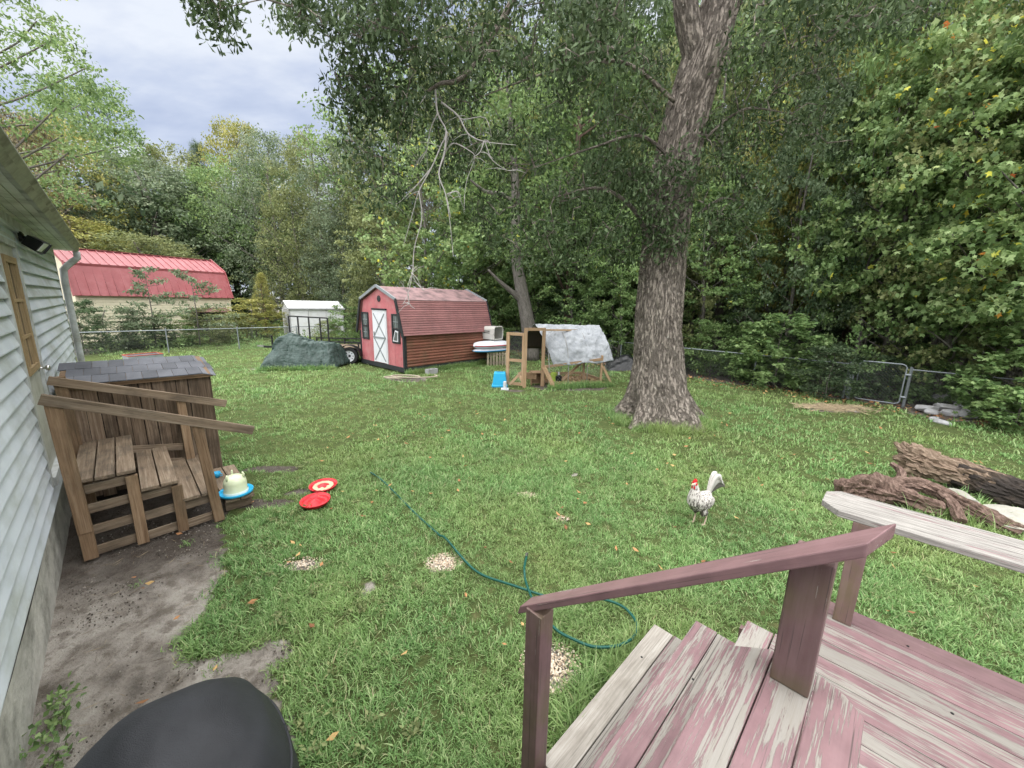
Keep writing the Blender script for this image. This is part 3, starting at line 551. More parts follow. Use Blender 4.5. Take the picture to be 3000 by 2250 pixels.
# ================================================================== feeder pans
red_m = mk('red_plastic', (.60, .025, .035), .35, var=.08, bmp=0); seed_m = mk('grain_feed', (.50, .40, .27), .9, var=.45, fs=180, bmp=.8)
for (px, py, lab, full) in ((925, 1482, 'red round feeder pan with an empty centre cone on the lawn', 0), (948, 1437, 'red round feeder pan heaped with pale grain on the lawn', 1)):
    c_ = G(px, py); c_[2] = gz(c_[0], c_[1])+.045; f_ = thing('feeder_pan', lab, 'feeder', c_)
    mb = MB(); mb.lathe([(.001, -.01), (.125, -.01), (.152, .01), (.164, .045), (.172, .048), (.172, .040), (.158, .012), (.158, .0)][:6] + [(.166, .05), (.148, .014), (.115, .002), (.075, .03), (.001, .062)], c_, 36); mb.v = [V3(c_)+np.array([q[0]-c_[0], (q[1]-c_[1])*math.cos(.06), q[2]-c_[2]+(q[1]-c_[1])*.06]) for q in mb.v]; mb.build('pan', red_m, f_, smooth=True)
    if not full: continue
    mb = MB(); r1 = .126
    mb.lathe([(.080 if not full else .055, .026 if not full else .036), (.11, .012 if not full else .026), (r1, .018 if not full else .032)], c_, 30, cap=False); mb.v = [V3(q)+(0, 0, (q[1]-c_[1])*.06+.004*math.sin(q[0]*90)*math.cos(q[1]*80)) for q in mb.v]; fd = mb.build('feed', seed_m, f_, smooth=True)
# ================================================================== garden hose
hose_m = mk('green_hose', (.012, .085, .065), .4, var=.2, bmp=0)
hp = [G(1085, 1388), G(1120, 1415), G(1160, 1450), G(1230, 1520), G(1300, 1590), G(1345, 1640), G(1400, 1690), G(1470, 1725), G(1540, 1750), G(1640, 1772), G(1740, 1775), G(1820, 1800), G(1862, 1850), G(1855, 1890), G(1810, 1918), G(1740, 1922), G(1680, 1900), G(1625, 1868), G(1570, 1800), G(1545, 1745), G(1535, 1700), G(1541, 1662)]
def spline(pts, k=8):
    pts = [V3(p) for p in pts]; out = []
    for i in range(len(pts)-1):
        p0, p1, p2, p3 = pts[max(i-1, 0)], pts[i], pts[i+1], pts[min(i+2, len(pts)-1)]
        for j in range(k): t_ = j/k; out.append(.5*((2*p1)+(-p0+p2)*t_+(2*p0-5*p1+4*p2-p3)*t_**2+(-p0+3*p1-3*p2+p3)*t_**3))
    return out+[pts[-1]]
hpts = spline(hp, 6)
hpts = [V3((p_[0], p_[1], float(gz(p_[0], p_[1]))+.055+.015*math.sin(i*.31)*(i < 60)-(.030 if i < 24 else 0)+(.02 if i > 55 else 0)+(.03 if i > 118 else 0))) for i, p_ in enumerate(hpts)]
hs_ = thing('garden_hose', 'dark green garden hose snaking and looping across the lawn', 'hose', hp[9])
mb = MB(); mb.tube(hpts, .0108, 8); mb.build('tube', hose_m, hs_, smooth=True)
mb = MB(); mb.tube([hpts[-1], hpts[-1]+unit(hpts[-1]-hpts[-4])*.05], [.016, .015], 10); mb.build('coupling', steel_m, hs_)
# ================================================================== dead logs and pale slab
def barkmat(name, c1, c2, c3, sc_=(3, 26, 26), bs=.8, bd=.03, spots=None):
    m, n, l, b = new_mat(name); _set(b, .95, .1); v = attr(n, 'lc'); p = pos(n)
    g = noise(n, l, mapv(n, l, v, sc_), 1.0, 7, .65); f = noise(n, l, p, 40, 5, .7)
    c = ramp(n, l, g, [(.3, c1), (.5, c2), (.7, c3)]); c = mix(n, l, .3, c, ramp(n, l, f, [(.3, c1), (.7, c3)]))
    if spots: c = mix(n, l, ramp(n, l, noise(n, l, p, 3.2, 6, .7), [(.5, (0, 0, 0)), (.6, (1, 1, 1))]), c, spots)
    l.new(c, b.inputs['Base Color']); bump(n, l, b, mix(n, l, .3, g, f), bs, bd); return m
char_m = barkmat('charred_wood', (.012, .011, .011), (.035, .03, .027), (.07, .058, .05), spots=(.075, .058, .045))
rot_m = barkmat('rotten_wood', (.06, .04, .028), (.19, .135, .095), (.38, .30, .23)); rbark = barkmat('reddish_bark', (.03, .022, .018), (.13, .085, .068), (.30, .215, .175), sc_=(16, 24, 24))
def rough_tube(mb, pts, rad, n=40, amp=.12, ridges=9, seed=0, jag=0):
    """knotty log: tube with furrowed, uneven surface; jag pulls the first ring into splinters"""
    n = max(n, 26); pts = np.array(spline(pts, 14)); m_ = len(pts); rad = np.interp(np.linspace(0, 1, m_), np.linspace(0, 1, len(rad)), rad); u = None; vs = []; lc = []; L_ = 0
    th = 2*np.pi*np.arange(n)/n
    for i, p_ in enumerate(pts):
        d = unit(pts[min(i+1, m_-1)]-pts[max(i-1, 0)])
        if u is None: u = unit(np.cross(d, (0, 0, 1)))
        u = unit(u-d*np.dot(u, d)); r_ = np.cross(d, u); L_ += 0 if i == 0 else np.linalg.norm(p_-pts[i-1])
        lump = fbm(1.6*np.cos(th)+L_*5.0+seed, 1.3*np.sin(th)+seed*3.1, 300)-.5; fur = np.abs(fbm(5*np.cos(th)+L_*4.5, 5*np.sin(th)+L_*1.5+seed*1.7, 301)-.5)*2; fine = fbm(14*np.cos(th)+L_*9, 14*np.sin(th)+seed, 302)-.5
        k = 1+amp*(3.2*lump+1.6*(np.sqrt(fur)-.55)+1.0*fine); sh = np.zeros(n)
        if jag: f_ = max(0, 1-i/(m_*.35)); sh = jag*f_*(fbm(2.6*np.cos(th)+seed, 2.6*np.sin(th)+5, 303)-.5)*2.2
        for j in range(n): vs.append(p_-d*sh[j]+(u*math.cos(th[j])+r_*math.sin(th[j]))*rad[i]*k[j]); lc.append((L_, th[j]*rad[i], seed))
    fs = [(i*n+j, i*n+(j+1) % n, (i+1)*n+(j+1) % n, (i+1)*n+j) for i in range(m_-1) for j in range(n)]+[tuple(range(n))[::-1], tuple(range((m_-1)*n, m_*n))]
    mb.add(vs, fs, lc)
lg = thing('charred_log', 'long charred black log with a jagged pale upturned root end', 'log', (6.3, 5.0, 0))
mb = MB(); rough_tube(mb, [(6.25, 5.2, .26), (6.55, 4.9, .20), (6.95, 4.55, .16), (7.5, 4.1, .14)], [.20, .19, .17, .15], 48, .16, seed=1); mb.build('trunk', char_m, lg)
mb = MB(); rough_tube(mb, [(5.86, 5.50, .36), (6.02, 5.38, .33), (6.3, 5.15, .30), (6.6, 4.9, .24)], [.20, .20, .17, .10], 60, .30, seed=2, jag=.16); mb.build('root_end', rot_m, lg)
for i, (dx, dy, dz_, L_) in enumerate(((-.09, .05, .13, .15), (-.02, .02, .16, .13), (.1, -.05, .13, .1), (-.10, .03, -.02, .13), (-.05, -.02, -.12, .12), (.02, .06, .1, .12))):
    p_ = np.array([5.88, 5.47, .36])+(dx, dy, dz_); mb = MB(); rough_tube(mb, [p_+(.14, -.1, -.06), p_, p_+np.array([-.5, .35, .55 if dz_ > 0 else -.1])*L_], [.085, .055, .02], 20, .4, seed=i+4); mb.build('splinter', rot_m, lg)
rl = thing('root_log', 'reddish gnarled root log lying beside the charred log', 'log', (4.8, 4.8, 0))
mb = MB(); rough_tube(mb, [(4.45, 4.92, .08), (4.75, 4.85, .16), (5.0, 4.72, .15), (5.35, 4.45, .09)], [.13, .17, .12, .08], 40, .42, seed=11, jag=.1); mb.build('trunk', rbark, rl)
mb = MB(); rough_tube(mb, [(4.95, 4.9, .16), (5.3, 4.82, .26), (5.55, 4.6, .2), (5.75, 4.3, .09), (5.9, 4.1, .04)], [.09, .07, .09, .08, .06], 32, .36, seed=12); mb.build('limb', rbark, rl)
mb = MB(); rough_tube(mb, [(5.22, 4.9, .25), (5.3, 5.0, .36), (5.27, 5.12, .42)], [.06, .045, .03], 24, .30, seed=13); mb.build('limb', rbark, rl)
mb = MB(); rough_tube(mb, [(5.48, 4.62, .24), (5.45, 4.45, .18), (5.36, 4.25, .06)], [.055, .06, .06], 24, .28, seed=14); mb.build('limb', rbark, rl)
slab_m = mk('pale_limestone', (.36, .35, .31), .85, var=.2, fs=40, bmp=.5, bd=.01, dirt=(.25, .24, .16), dfac=.5)
def rock(name, lab, cat, c_, size, mat, seed, group=None, flat=1.0):
    r = np.random.default_rng(seed); o = thing(name, lab, cat, c_, group); pts = []
    import itertools
    pl = [unit(r.normal(size=3)) for _ in range(11)]+[V3((0, 0, 1)), V3((0, 0, -1))]; dd = [r.uniform(.75, 1) for _ in pl]
    mb = MB(); mb.sphere((0, 0, 0), 1.0, 18, 12); vs = []
    for q in mb.v:
        q = unit(q); k = min([d_/max(1e-3, np.dot(q, p_)) for p_, d_ in zip(pl, dd) if np.dot(q, p_) > .05]+[1.3]); q = q*k
        vs.append(V3(c_)+q*np.array(size)*np.array([1, 1, flat]))
    a = r.uniform(0, 3); mb.v = [V3(c_)+np.array([(q-c_)[0]*math.cos(a)-(q-c_)[1]*math.sin(a), (q-c_)[0]*math.sin(a)+(q-c_)[1]*math.cos(a), (q-c_)[2]+.25*(q-c_)[0]*r.uniform(0, 1)*0]) for q in vs]
    mb.lc = mb.v; mb.build('block', mat, o); return o
rock('stone_slab', 'flat pale stone slab in the grass below the charred log', 'stone', np.array([6.05, 4.32, .05]), (.36, .24, .09), slab_m, 3)
rock('stone_slab', 'small cream stone between the root log and charred log', 'stone', np.array([5.95, 4.75, .08]), (.2, .12, .09), slab_m, 5)
# rubble pile by the fence
conc_m = mk('broken_concrete', (.40, .40, .41), .9, var=.2, fs=30, bmp=.5, bd=.01, dirt=(.2, .19, .15), dfac=.4)
for i, (px, py, sx_, sy_, sz_, zz) in enumerate(((2712, 1200, .22, .15, .10, .10), (2730, 1208, .13, .09, .07, .08), (2755, 1178, .28, .18, .13, .20), (2770, 1200, .2, .14, .12, .11), (2792, 1212, .2, .12, .1, .08), (2822, 1196, .22, .16, .11, .15), (2832, 1218, .25, .18, .12, .1), (2755, 1232, .2, .1, .06, .04), (2805, 1196, .14, .1, .09, .07), (2735, 1222, .09, .07, .05, .03))):
    c_ = G(px, py+8); c_[2] = zz
    rock('concrete_rubble', 'chunk of broken grey concrete in the rubble pile by the fence post', 'rubble', c_, (sx_, sy_, sz_), conc_m, 30+i, 'rubble pile by the fence')
OBST += [(10.4, -.2, 1.0, 1.2)] if False else []
# ================================================================== rooster
fea_m, n, l, b = new_mat('barred_feathers'); _set(b, .8, .15); p = attr(n, 'lc')
sz = n.new('ShaderNodeSeparateXYZ'); l.new(p, sz.inputs[0])
st1 = noise(n, l, mapv(n, l, p, (70, 70, 22)), 1, 4, .6); st2 = noise(n, l, p, 85, 3, .6)
lowk = ramp(n, l, mth(n, l, 'ADD', sz.outputs[2], mth(n, l, 'MULTIPLY', mth(n, l, 'SUBTRACT', st2, .5), .12)), [(.20, (1, 1, 1)), (.34, (0, 0, 0))])
thr = ramp(n, l, mth(n, l, 'SUBTRACT', st1, mth(n, l, 'MULTIPLY', lowk, -.13)), [(.50, (0, 0, 0)), (.60, (1, 1, 1))])
l.new(mix(n, l, thr, (.56, .53, .49), (.10, .088, .08)), b.inputs['Base Color']); bump(n, l, b, st1, .5, .006)
comb_m = mk('red_comb', (.60, .02, .03), .5, var=.2, bmp=.3); leg_m = mk('rooster_leg', (.55, .42, .34), .6, bmp=0); beak_m = mk('horn_beak', (.55, .45, .30), .4, bmp=0)
RP = np.array([2.20, 4.16, float(gz(2.2, 4.16))]); fd = unit((-.86, -.50, 0)); sd_ = np.array([-fd[1], fd[0], 0])
ro = thing('rooster', 'white and grey barred rooster with red comb standing on the lawn', 'rooster', RP)
RX = lambda a, b_, c_: RP+fd*a+sd_*b_+np.array([0, 0, c_])
def loft(mb, rings, n=20):
    k = len(rings); vs = []
    for (a, z, ra, rb, nx_, nz_) in rings:   # centre (a,z), half-size along ring-normal plane: ra vertical-ish, rb sideways; (nx,nz)= spine direction
        for j in range(n): t_ = 2*math.pi*j/n; up = np.array([-nz_, nx_]); vs.append((a+up[0]*ra*math.sin(t_), rb*math.cos(t_), z+up[1]*ra*math.sin(t_)))
    mb.add(vs, [(i*n+j, i*n+(j+1) % n, (i+1)*n+(j+1) % n, (i+1)*n+j) for i in range(k-1) for j in range(n)]+[tuple(range(n))[::-1], tuple(range((k-1)*n, k*n))])
def N2(a, b_): q = math.hypot(a, b_); return a/q, b_/q
body = MB()
loft(body, [(-.17, .36, .015, .015, *N2(1, -.3)), (-.14, .345, .055, .048, *N2(1, -.3)), (-.07, .31, .095, .078, *N2(1, -.15)), (.0, .29, .115, .092, *N2(1, .1)), (.06, .30, .115, .092, *N2(1, .5)), (.105, .345, .10, .09, *N2(.7, 1)), (.125, .40, .075, .07, *N2(.3, 1)), (.125, .45, .056, .053, *N2(.05, 1)), (.128, .49, .042, .04, *N2(.1, 1)), (.14, .52, .035, .031, *N2(.4, 1)), (.158, .545, .028, .026, *N2(.8, 1)), (.175, .555, .008, .008, *N2(1, .5))])
for sg in (-1, 1):
    body.sphere((-.03, sg*.074, .30), (.12, .03, .078), 14, 9)      # folded wings
    body.sphere((-.005, sg*.05, .195), (.045, .04, .075), 12, 8)       # thighs
def lc_of(mb): mb.lc = [V3(q) for q in mb.v]
lc_of(body); raw = [V3(q) for q in body.v]
legs = MB()
for sg, fwd in ((-1, .02), (1, -.035)):
    kx = -.015+fwd
    body.tube([(kx, sg*.05, .17), (kx-.012, sg*.05, .12)], [.030, .015], 10)
lc_of(body); body.v = [RX(*q) for q in body.lc]
ob = body.build('body', fea_m, ro, smooth=True)
md = ob.modifiers.new('remesh', 'REMESH'); md.mode = 'VOXEL'; md.voxel_size = .007; md = ob.modifiers.new('smooth', 'SMOOTH'); md.iterations = 3
m2, n, l, b = fea_m, fea_m.node_tree.nodes, fea_m.node_tree.links, None
for nd in n:
    if nd.type == 'ATTRIBUTE': # after remeshing attributes are gone: feather pattern from object space
        tcn = n.new('ShaderNodeTexCoord')
        for lk in list(nd.outputs['Vector'].links): l.new(tcn.outputs['Object'], lk.to_socket)
        break
for sg, fwd in ((-1, .02), (1, -.035)):
    kx = -.015+fwd; q = MB(RX); q.tube([(kx-.012, sg*.05, .13), (kx-.02, sg*.05, .11), (kx+.002, sg*.05, .02), (kx+.005, sg*.05, .008)], [.011, .009, .008, .010], 8)
    for da in (-.45, 0, .45): q.tube([(kx+.003, sg*.05, .012), (kx+.03*math.cos(da), sg*.05+.03*math.sin(da), .012), (kx+.06*math.cos(da), sg*.05+.06*math.sin(da), .003)], [.007, .0055, .002], 6)
    q.tube([(kx, sg*.05, .014), (kx-.03, sg*.05, .005)], [.006, .002], 6); q.build('leg', leg_m, ro, smooth=True)
q = MB(RX); cpts = [(.115, .555), (.118, .585), (.128, .575), (.135, .602), (.146, .585), (.157, .608), (.166, .585), (.178, .597), (.182, .572), (.178, .56), (.15, .56)]
q.prism([(a, -.006, z) for a, z in cpts], (0, .012, 0)); q.build('comb', comb_m, ro, bev=.002)
for sg in (-1, 1):
    q = MB(RX); q.sphere((.168, sg*.014, .508), (.013, .007, .026), 10, 8); q.build('wattle', comb_m, ro, smooth=True)
    q = MB(RX); q.sphere((.152, sg*.0255, .545), (.018, .005, .016), 10, 8); q.build('cheek', comb_m, ro, smooth=True)
    q = MB(RX); q.sphere((.158, sg*.0295, .551), .004, 8, 6); q.build('eye', black_m, ro, smooth=True)
q = MB(RX); q.tube([(.172, 0, .547), (.19, 0, .545), (.205, 0, .536)], [.012, .008, .002], 8); q.build('beak', beak_m, ro, smooth=True)
tail_m = mk('white_feather', (.55, .53, .49), .75, var=.2, fs=60); tail_d = mk('grey_feather', (.16, .145, .13), .75, var=.4, fs=70)
for i in range(17):
    f_ = i/16; sp = (i % 3-1)*.018+random.uniform(-.012, .012); hgt = .05+.17*f_; back = .12+.09*(1-f_); q = MB(RX); wv = .026+.010*random.random()
    path = [(-.13, sp*.5, .355), (-.13-back*.35, sp, .36+hgt*.62), (-.13-back*.75, sp*1.4, .36+hgt), (-.13-back*1.15, sp*1.8, .36+hgt*.93), (-.13-back*1.45, sp*2, .36+hgt*.55)]
    pp = spline(path, 5); k = len(pp)
    vs = []; 
    for j, c_ in enumerate(pp): ww = wv*math.sin(math.pi*min(1, .12+.86*j/(k-1)))**.6; d_ = unit(pp[min(j+1, k-1)]-pp[max(j-1, 0)]); nn = unit(np.cross(d_, (0, 1, 0))); vs += [c_+nn*ww+(0, .006, 0), c_-nn*ww-(0, .006, 0)]
    q.add(vs, [(2*j, 2*j+1, 2*j+3, 2*j+2) for j in range(k-1)]); q.build('tail_feather', tail_m if i > 7 else tail_d, ro, smooth=True, solid=.003)
# ================================================================== red barn shed
def lin(c): return tuple(c)
redw_m = mk('red_painted_plywood', (.40, .125, .135), .7, var=.22, vs=2, fs=18, dirt=(.42, .26, .25), dfac=.45)
logs_m = mk('brown_red_log_siding', (.215, .090, .062), .75, var=.3, vs=1.5, fs=16, dirt=(.15, .10, .06), dfac=.6, ov=.2)
roofr_m = mk('faded_red_roof', (.30, .142, .138), .7, var=.2, vs=1.6, fs=22, dirt=(.14, .09, .085), dfac=.35, ov=.12)
rooft_m = mk('mossy_red_roof', (.29, .185, .185), .75, var=.2, vs=1.5, fs=22, dirt=(.05, .04, .042), dfac=.8)
blk_m = mk('black_trim', (.025, .028, .03), .6, var=.3); white_m = mk('white_paint', (.58, .60, .63), .5, var=.06, dirt=(.45, .43, .4), dfac=.3); gtrim_m = mk('grey_trim', (.20, .22, .23), .6)
FR = np.array([-3.68, 13.22, 0]); UX = np.array([-.742, .670, 0]); UY = np.array([.670, .742, 0]); SW, SL = 2.95, 4.05
SX = lambda a, b_, c_: FR+UX*a+UY*b_+np.array([0, 0, c_])
shed = thing('barn_shed', 'red gambrel roofed barn shed with white crossed door and log siding', 'shed', SX(SW/2, SL/2, 0))
def sp(name, mat, fn, parent=None, **k): mb = MB(SX); fn(mb); return mb.build(name, mat, parent or shed, **k)
Z0, ZE, ZK, ZR = .22, 1.36, 2.46, 2.90; KI = .30    # floor, eave, knee, ridge; knee inset
gab = [(0, Z0), (0, ZE), (KI, ZK), (SW/2, ZR), (SW-KI, ZK), (SW, ZE), (SW, Z0)]
front = sp('front_wall', redw_m, lambda q: q.prism([(a, 0, z) for a, z in gab], (0, .05, 0)))
sp('back_wall', redw_m, lambda q: q.prism([(a, SL-.05, z) for a, z in gab], (0, .05, 0)))
for j in range(8):    # grooves of the panelled front as narrow battens
    a = .18+j*(SW-.36)/7
    if SW/2-.5 < a < SW/2+.5: continue
    sp('batten', redw_m, lambda q: q.box(a-.012, -.008, Z0+.02, a+.012, .0, ZE+.5, grain=2), front)
for side in (0, 1):
    for j in range(11):
        z0 = Z0+(ZE-Z0)/11*j; h_ = (ZE-Z0)/11
        def f(q):
            pr = [(.0, z0), (-.022, z0+h_*.2), (-.030, z0+h_*.5), (-.022, z0+h_*.8), (.0, z0+h_*.98)]
            pr = [(a if side == 0 else SW-a, z) for a, z in pr]
            q.prism([(a, .05, z) for a, z in pr], (0, SL-.10, 0), lambda a, b_, c_: (b_, a, c_))
        sp('siding_board', logs_m, f, smooth=False)
    sp('side_wall', logs_m, lambda q: q.box(.001 if side == 0 else SW-.05, .05, Z0, .05 if side == 0 else SW-.001, SL-.05, ZE))
    # lower roof in ribbed strips
    nS = 15
    e0 = np.array([-.10, ZE-.05]); e1 = np.array([KI-.02, ZK+.03]); dn = unit([e1[1]-e0[1], -(e1[0]-e0[0])]); out = np.array([-abs(dn[0]), abs(dn[1])])
    for j in range(nS):
        p0 = e0+(e1-e0)*j/nS; p1 = e0+(e1-e0)*(j+1)/nS
        def f(q):
            pr = [p0, p0+out*.032, p0*.5+p1*.5+out*.030, p1+out*.006, p1]
            pr = [(a if side == 0 else SW-a, z) for a, z in pr]; q.prism([(a, -.08, z) for a, z in pr], (0, SL+.14, 0), lambda a, b_, c_: (b_, a, c_))
        sp('roof_strip', roofr_m, f)
    def f(q):
        pr = [(KI-.06, ZK+.015), (KI-.06, ZK+.04), (SW/2, ZR+.055), (SW/2, ZR+.02)]; pr = [(a if side == 0 else SW-a, z) for a, z in pr]; q.prism([(a, -.09, z) for a, z in pr], (0, SL+.16, 0))
    sp('upper_roof', rooft_m, f)
    for yy in (-.10, SL+.06):
        for (a0, z0, a1, z1, mt) in ((-.12, ZE-.10, KI-.03, ZK+.05, blk_m), (KI-.05, ZK+.045, SW/2, ZR+.065, gtrim_m)):
            sp('rake_trim', mt, lambda q: q.beam((a0 if side == 0 else SW-a0, yy, z0), (a1 if side == 0 else SW-a1, yy, z1), .05, .095))
for a in (.0, SW): sp('corner_trim', blk_m, lambda q: q.box(a-.045, -.022, Z0-.02, a+.045, -.002, ZE-.03, grain=2)); sp('corner_trim', blk_m, lambda q: q.box(a-.036 if a == 0 else a-.002, -.02, Z0-.02, a+.002 if a == 0 else a+.036, .09, ZE-.03, grain=2))
sp('skid', blk_m, lambda q: q.box(-.03, -.03, .06, SW+.03, SL+.02, Z0-.002)); sp('skid', gtrim_m, lambda q: q.box(.05, .1, -.02, .25, SL-.1, .058)); sp('skid', gtrim_m, lambda q: q.box(SW-.25, .1, -.02, SW-.05, SL-.1, .058))
dx0, dx1, dz0, dz1 = SW/2-.42, SW/2+.42, Z0+.03, Z0+1.90
sd_ = sp('door', white_m, lambda q: q.box(dx0, -.045, dz0, dx1, -.004, dz1, grain=2))
dm = (dz0+dz1)/2-.04
for (a0, z0, a1, z1) in ((dx0+.05, dz0+.06, dx1-.05, dm-.03), (dx1-.05, dz0+.06, dx0+.05, dm-.03), (dx0+.05, dm+.03, dx1-.05, dz1-.12), (dx1-.05, dm+.03, dx0+.05, dz1-.12)):
    sp('cross_trim', gtrim_m, lambda q: q.beam((a0, -.052, z0), (a1, -.052, z1), .014, .042, (0, 0, 1)), sd_)
sp('cross_trim', gtrim_m, lambda q: q.beam((dx0, -.055, dm), (dx1, -.055, dm), .016, .06), sd_)
sp('door_head', blk_m, lambda q: q.box(dx0-.06, -.07, dz1+.005, dx1+.06, -.002, dz1+.06), None)
for a in (dx0-.03, dx1+.03): sp('door_trim', white_m, lambda q: q.box(a-.025, -.035, dz0-.02, a+.025, -.003, dz1, grain=2))
sp('door_latch', steel_m, lambda q: q.box(dx1-.09, -.07, dm+.08, dx1-.05, -.045, dm+.2), sd_)
dglass = mk('dusty_glass', (.10, .115, .11), .25, var=.3, bmp=0)
for c_, tilt_ in ((.42, 1), (SW-.42, 0)):
    wz0, wz1 = 1.02, 2.02
    wn_ = sp('window', blk_m, lambda q: (q.box(c_-.25, -.035, wz0, c_-.17, -.003, wz1), q.box(c_+.17, -.035, wz0, c_+.25, -.003, wz1), q.box(c_-.17, -.035, wz0, c_+.17, -.003, wz0+.06), q.box(c_-.17, -.035, wz1-.05, c_+.17, -.003, wz1), q.box(c_-.17, -.033, 1.49, c_+.17, -.003, 1.54)))
    for (za, zb) in ((1.54, 1.97), (1.08, 1.49)):
        if tilt_ and za < 1.2: continue
        for a in (-.085, .085):
            for k in (0, 1): h_ = (zb-za)/2; sp('pane', dglass, lambda q: q.box(c_+a-.075, -.016, za+k*h_+.01, c_+a+.075, -.010, za+(k+1)*h_-.01), wn_)
        sp('muntin', gtrim_m, lambda q: (q.box(c_-.012, -.022, za, c_+.012, -.012, zb), q.box(c_-.17, -.022, (za+zb)/2-.01, c_-.013, -.012, (za+zb)/2+.01), q.box(c_+.013, -.022, (za+zb)/2-.01, c_+.17, -.012, (za+zb)/2+.01)), wn_)
    if tilt_:
        sp('opening', black_m, lambda q: q.box(c_-.17, -.012, 1.08, c_+.17, -.004, 1.49), wn_)  # black panel painted as the dark inside behind the sash
        sp('tilted_sash', white_m, lambda q: q.add([(c_-.14, -.03, 1.08), (c_+.15, -.05, 1.09), (c_+.03, -.025, 1.47), (c_-.15, -.02, 1.44), (c_-.14, -.045, 1.08), (c_+.15, -.065, 1.09), (c_+.03, -.04, 1.47), (c_-.15, -.035, 1.44)], [(3, 2, 1, 0), (4, 5, 6, 7), (0, 1, 5, 4), (1, 2, 6, 5), (2, 3, 7, 6), (3, 0, 4, 7)]), wn_)
        sp('pane', dglass, lambda q: q.add([(c_-.10, -.055, 1.12), (c_+.09, -.068, 1.13), (c_+.01, -.048, 1.42), (c_-.12, -.043, 1.40)], [(0, 1, 2, 3)]), wn_)
vt = MB(); vt.lathe([(.001, 0), (.11, 0), (.11, .02), (.001, .022)], SX(SW/2, -.002, ZR-.38), 20, -UY); vt.build('gable_vent', blk_m, shed)
def stpos(p_): q = st(p_); return q[0], q[1]
for a in np.linspace(.2, SW-.2, 5):
    for b_ in np.linspace(.3, SL-.3, 6): q = st(SX(a, b_, 0)); OBST.append((q[0], q[1], .42, .42))
bl = SX(-.45, 1.1, 0); cb_ = thing('concrete_block', 'grey concrete block lying in the grass beside the red shed', 'block', bl)
mb = MB(SX); mb.box(-.60, .55, 0, -.40, .60, .17); mb.box(-.60, .90, 0, -.40, .95, .17); mb.box(-.60, .72, 0, -.40, .77, .17); mb.box(-.60, .60, 0, -.565, .72, .17); mb.box(-.60, .77, 0, -.565, .90, .17); mb.box(-.435, .60, 0, -.40, .72, .17); mb.box(-.435, .77, 0, -.40, .90, .17); mb.build('shell', conc_m, cb_)
# rope / pipe heap in the bare patch before the shed
rp_ = thing('rope_coil', 'pale rope heaped on the bare soil before the red shed', 'rope', (-3.5, 12.4, 0)); mb = MB()
mb.tube(spline([(-3.9+.55*math.cos(a*1.9)*(.6+.1*a)+.12*a, 12.42+.28*math.sin(a*1.9)*(.6+.05*a), .03+.012*a) for a in np.linspace(0, 7, 18)], 4), .022, 8); mb.build('strand', mk('pale_rope', (.36, .31, .24), .9), rp_, smooth=True)
# ================================================================== crate, boards and pallet behind the shed
pallet_w = wood('grey_pallet', (.20, .17, .12), (.34, .30, .22))
PB = np.array([-.62, 15.35, 0]); pal = thing('pallet', 'grey slatted pallet standing on end behind the red shed', 'pallet', PB)
for j in range(7): mb = MB(); a = PB+np.array([-.35+.115*j, .08*j*.5, 0]); mb.beam(a, a+(0, 0, .52), .07, .02, (0, 1, 0)); mb.build('slat', pallet_w, pal)
for z in (.12, .44): mb = MB(); mb.beam(PB+(-.4, .08, z), PB+(.4, .34, z), .06, .08); mb.build('runner', pallet_w, pal)
wplas = mk('white_fibreglass', (.66, .69, .74), .3, var=.06, bmp=0); bplas = mk('blue_fibreglass', (.05, .25, .52), .35, var=.1, bmp=0); rplas = mk('red_stripe', (.38, .03, .05), .4, bmp=0)
def hull(name, lab, c_, L_, W_, T_, d_, top, bot, stripe):
    o = thing(name, lab, 'boat', c_); d_ = unit(d_); r_ = np.array([-d_[1], d_[0], 0])
    def f(u, v, up): x = (u*2-1); wd = W_/2*(1-abs(x)**2.6)**.6; y = (v*2-1); return V3(c_)+d_*x*L_/2+r_*y*wd+np.array([0, 0, (T_*(1-abs(y)**2.5)**.5*(1-abs(x)**4)**.5)*(1 if up else -.8)])
    for nm2, up, mt in (('deck', 1, top), ('hull', 0, bot)): mb = MB(); mb.grid(lambda u, v: f(u, v, up), 18, 10); mb.build(nm2, mt, o, smooth=True)
    mb = MB(); mb.tube([f(u, 1, 1) for u in np.linspace(.02, .98, 20)], .02, 6); mb.tube([f(u, 0, 1) for u in np.linspace(.02, .98, 20)], .02, 6); mb.build('gunwale', stripe, o, smooth=True)
hull('kayak', 'white kayak with red stripe stacked uppermost on the pallet', PB+(-.22, .35, .80), 1.75, .72, .17, (.8, .6, 0), wplas, wplas, rplas)
hull('kayak', 'white and blue kayak lying under the red striped kayak', PB+(-.24, .33, .60), 1.7, .66, .10, (.8, .6, 0), wplas, bplas, bplas)
crp = mk('tan_plastic', (.46, .45, .42), .5, var=.1, bmp=0)
CP = PB+np.array([-.22, .62, .98]); cr_ = thing('dog_crate', 'pale plastic dog crate with open dark front on the kayak stack', 'crate', CP)
CX = lambda a, b_, c_: CP+np.array([.80, -.60, 0])*a+np.array([.60, .80, 0])*b_+np.array([0, 0, c_])
mb = MB(CX); sec = [(-.25, .04), (-.28, .26), (-.27, .45), (-.21, .54), (.21, .54), (.27, .45), (.28, .26), (.25, .04)]
n8 = len(sec); a0 = [(-.38, y_, z_) for y_, z_ in sec]; a1 = [(.30, y_, z_) for y_, z_ in sec]
mb.add(a0+a1, [tuple(range(n8))]+[(i, (i+1) % n8, (i+1) % n8+n8, i+n8) for i in range(n8)]); mb.build('shell', crp, cr_, solid=.02)
mb = MB(CX); 
for i in range(n8): mb.tube([(.31, *sec[i]), (.31, *sec[(i+1) % n8])], .03, 8)
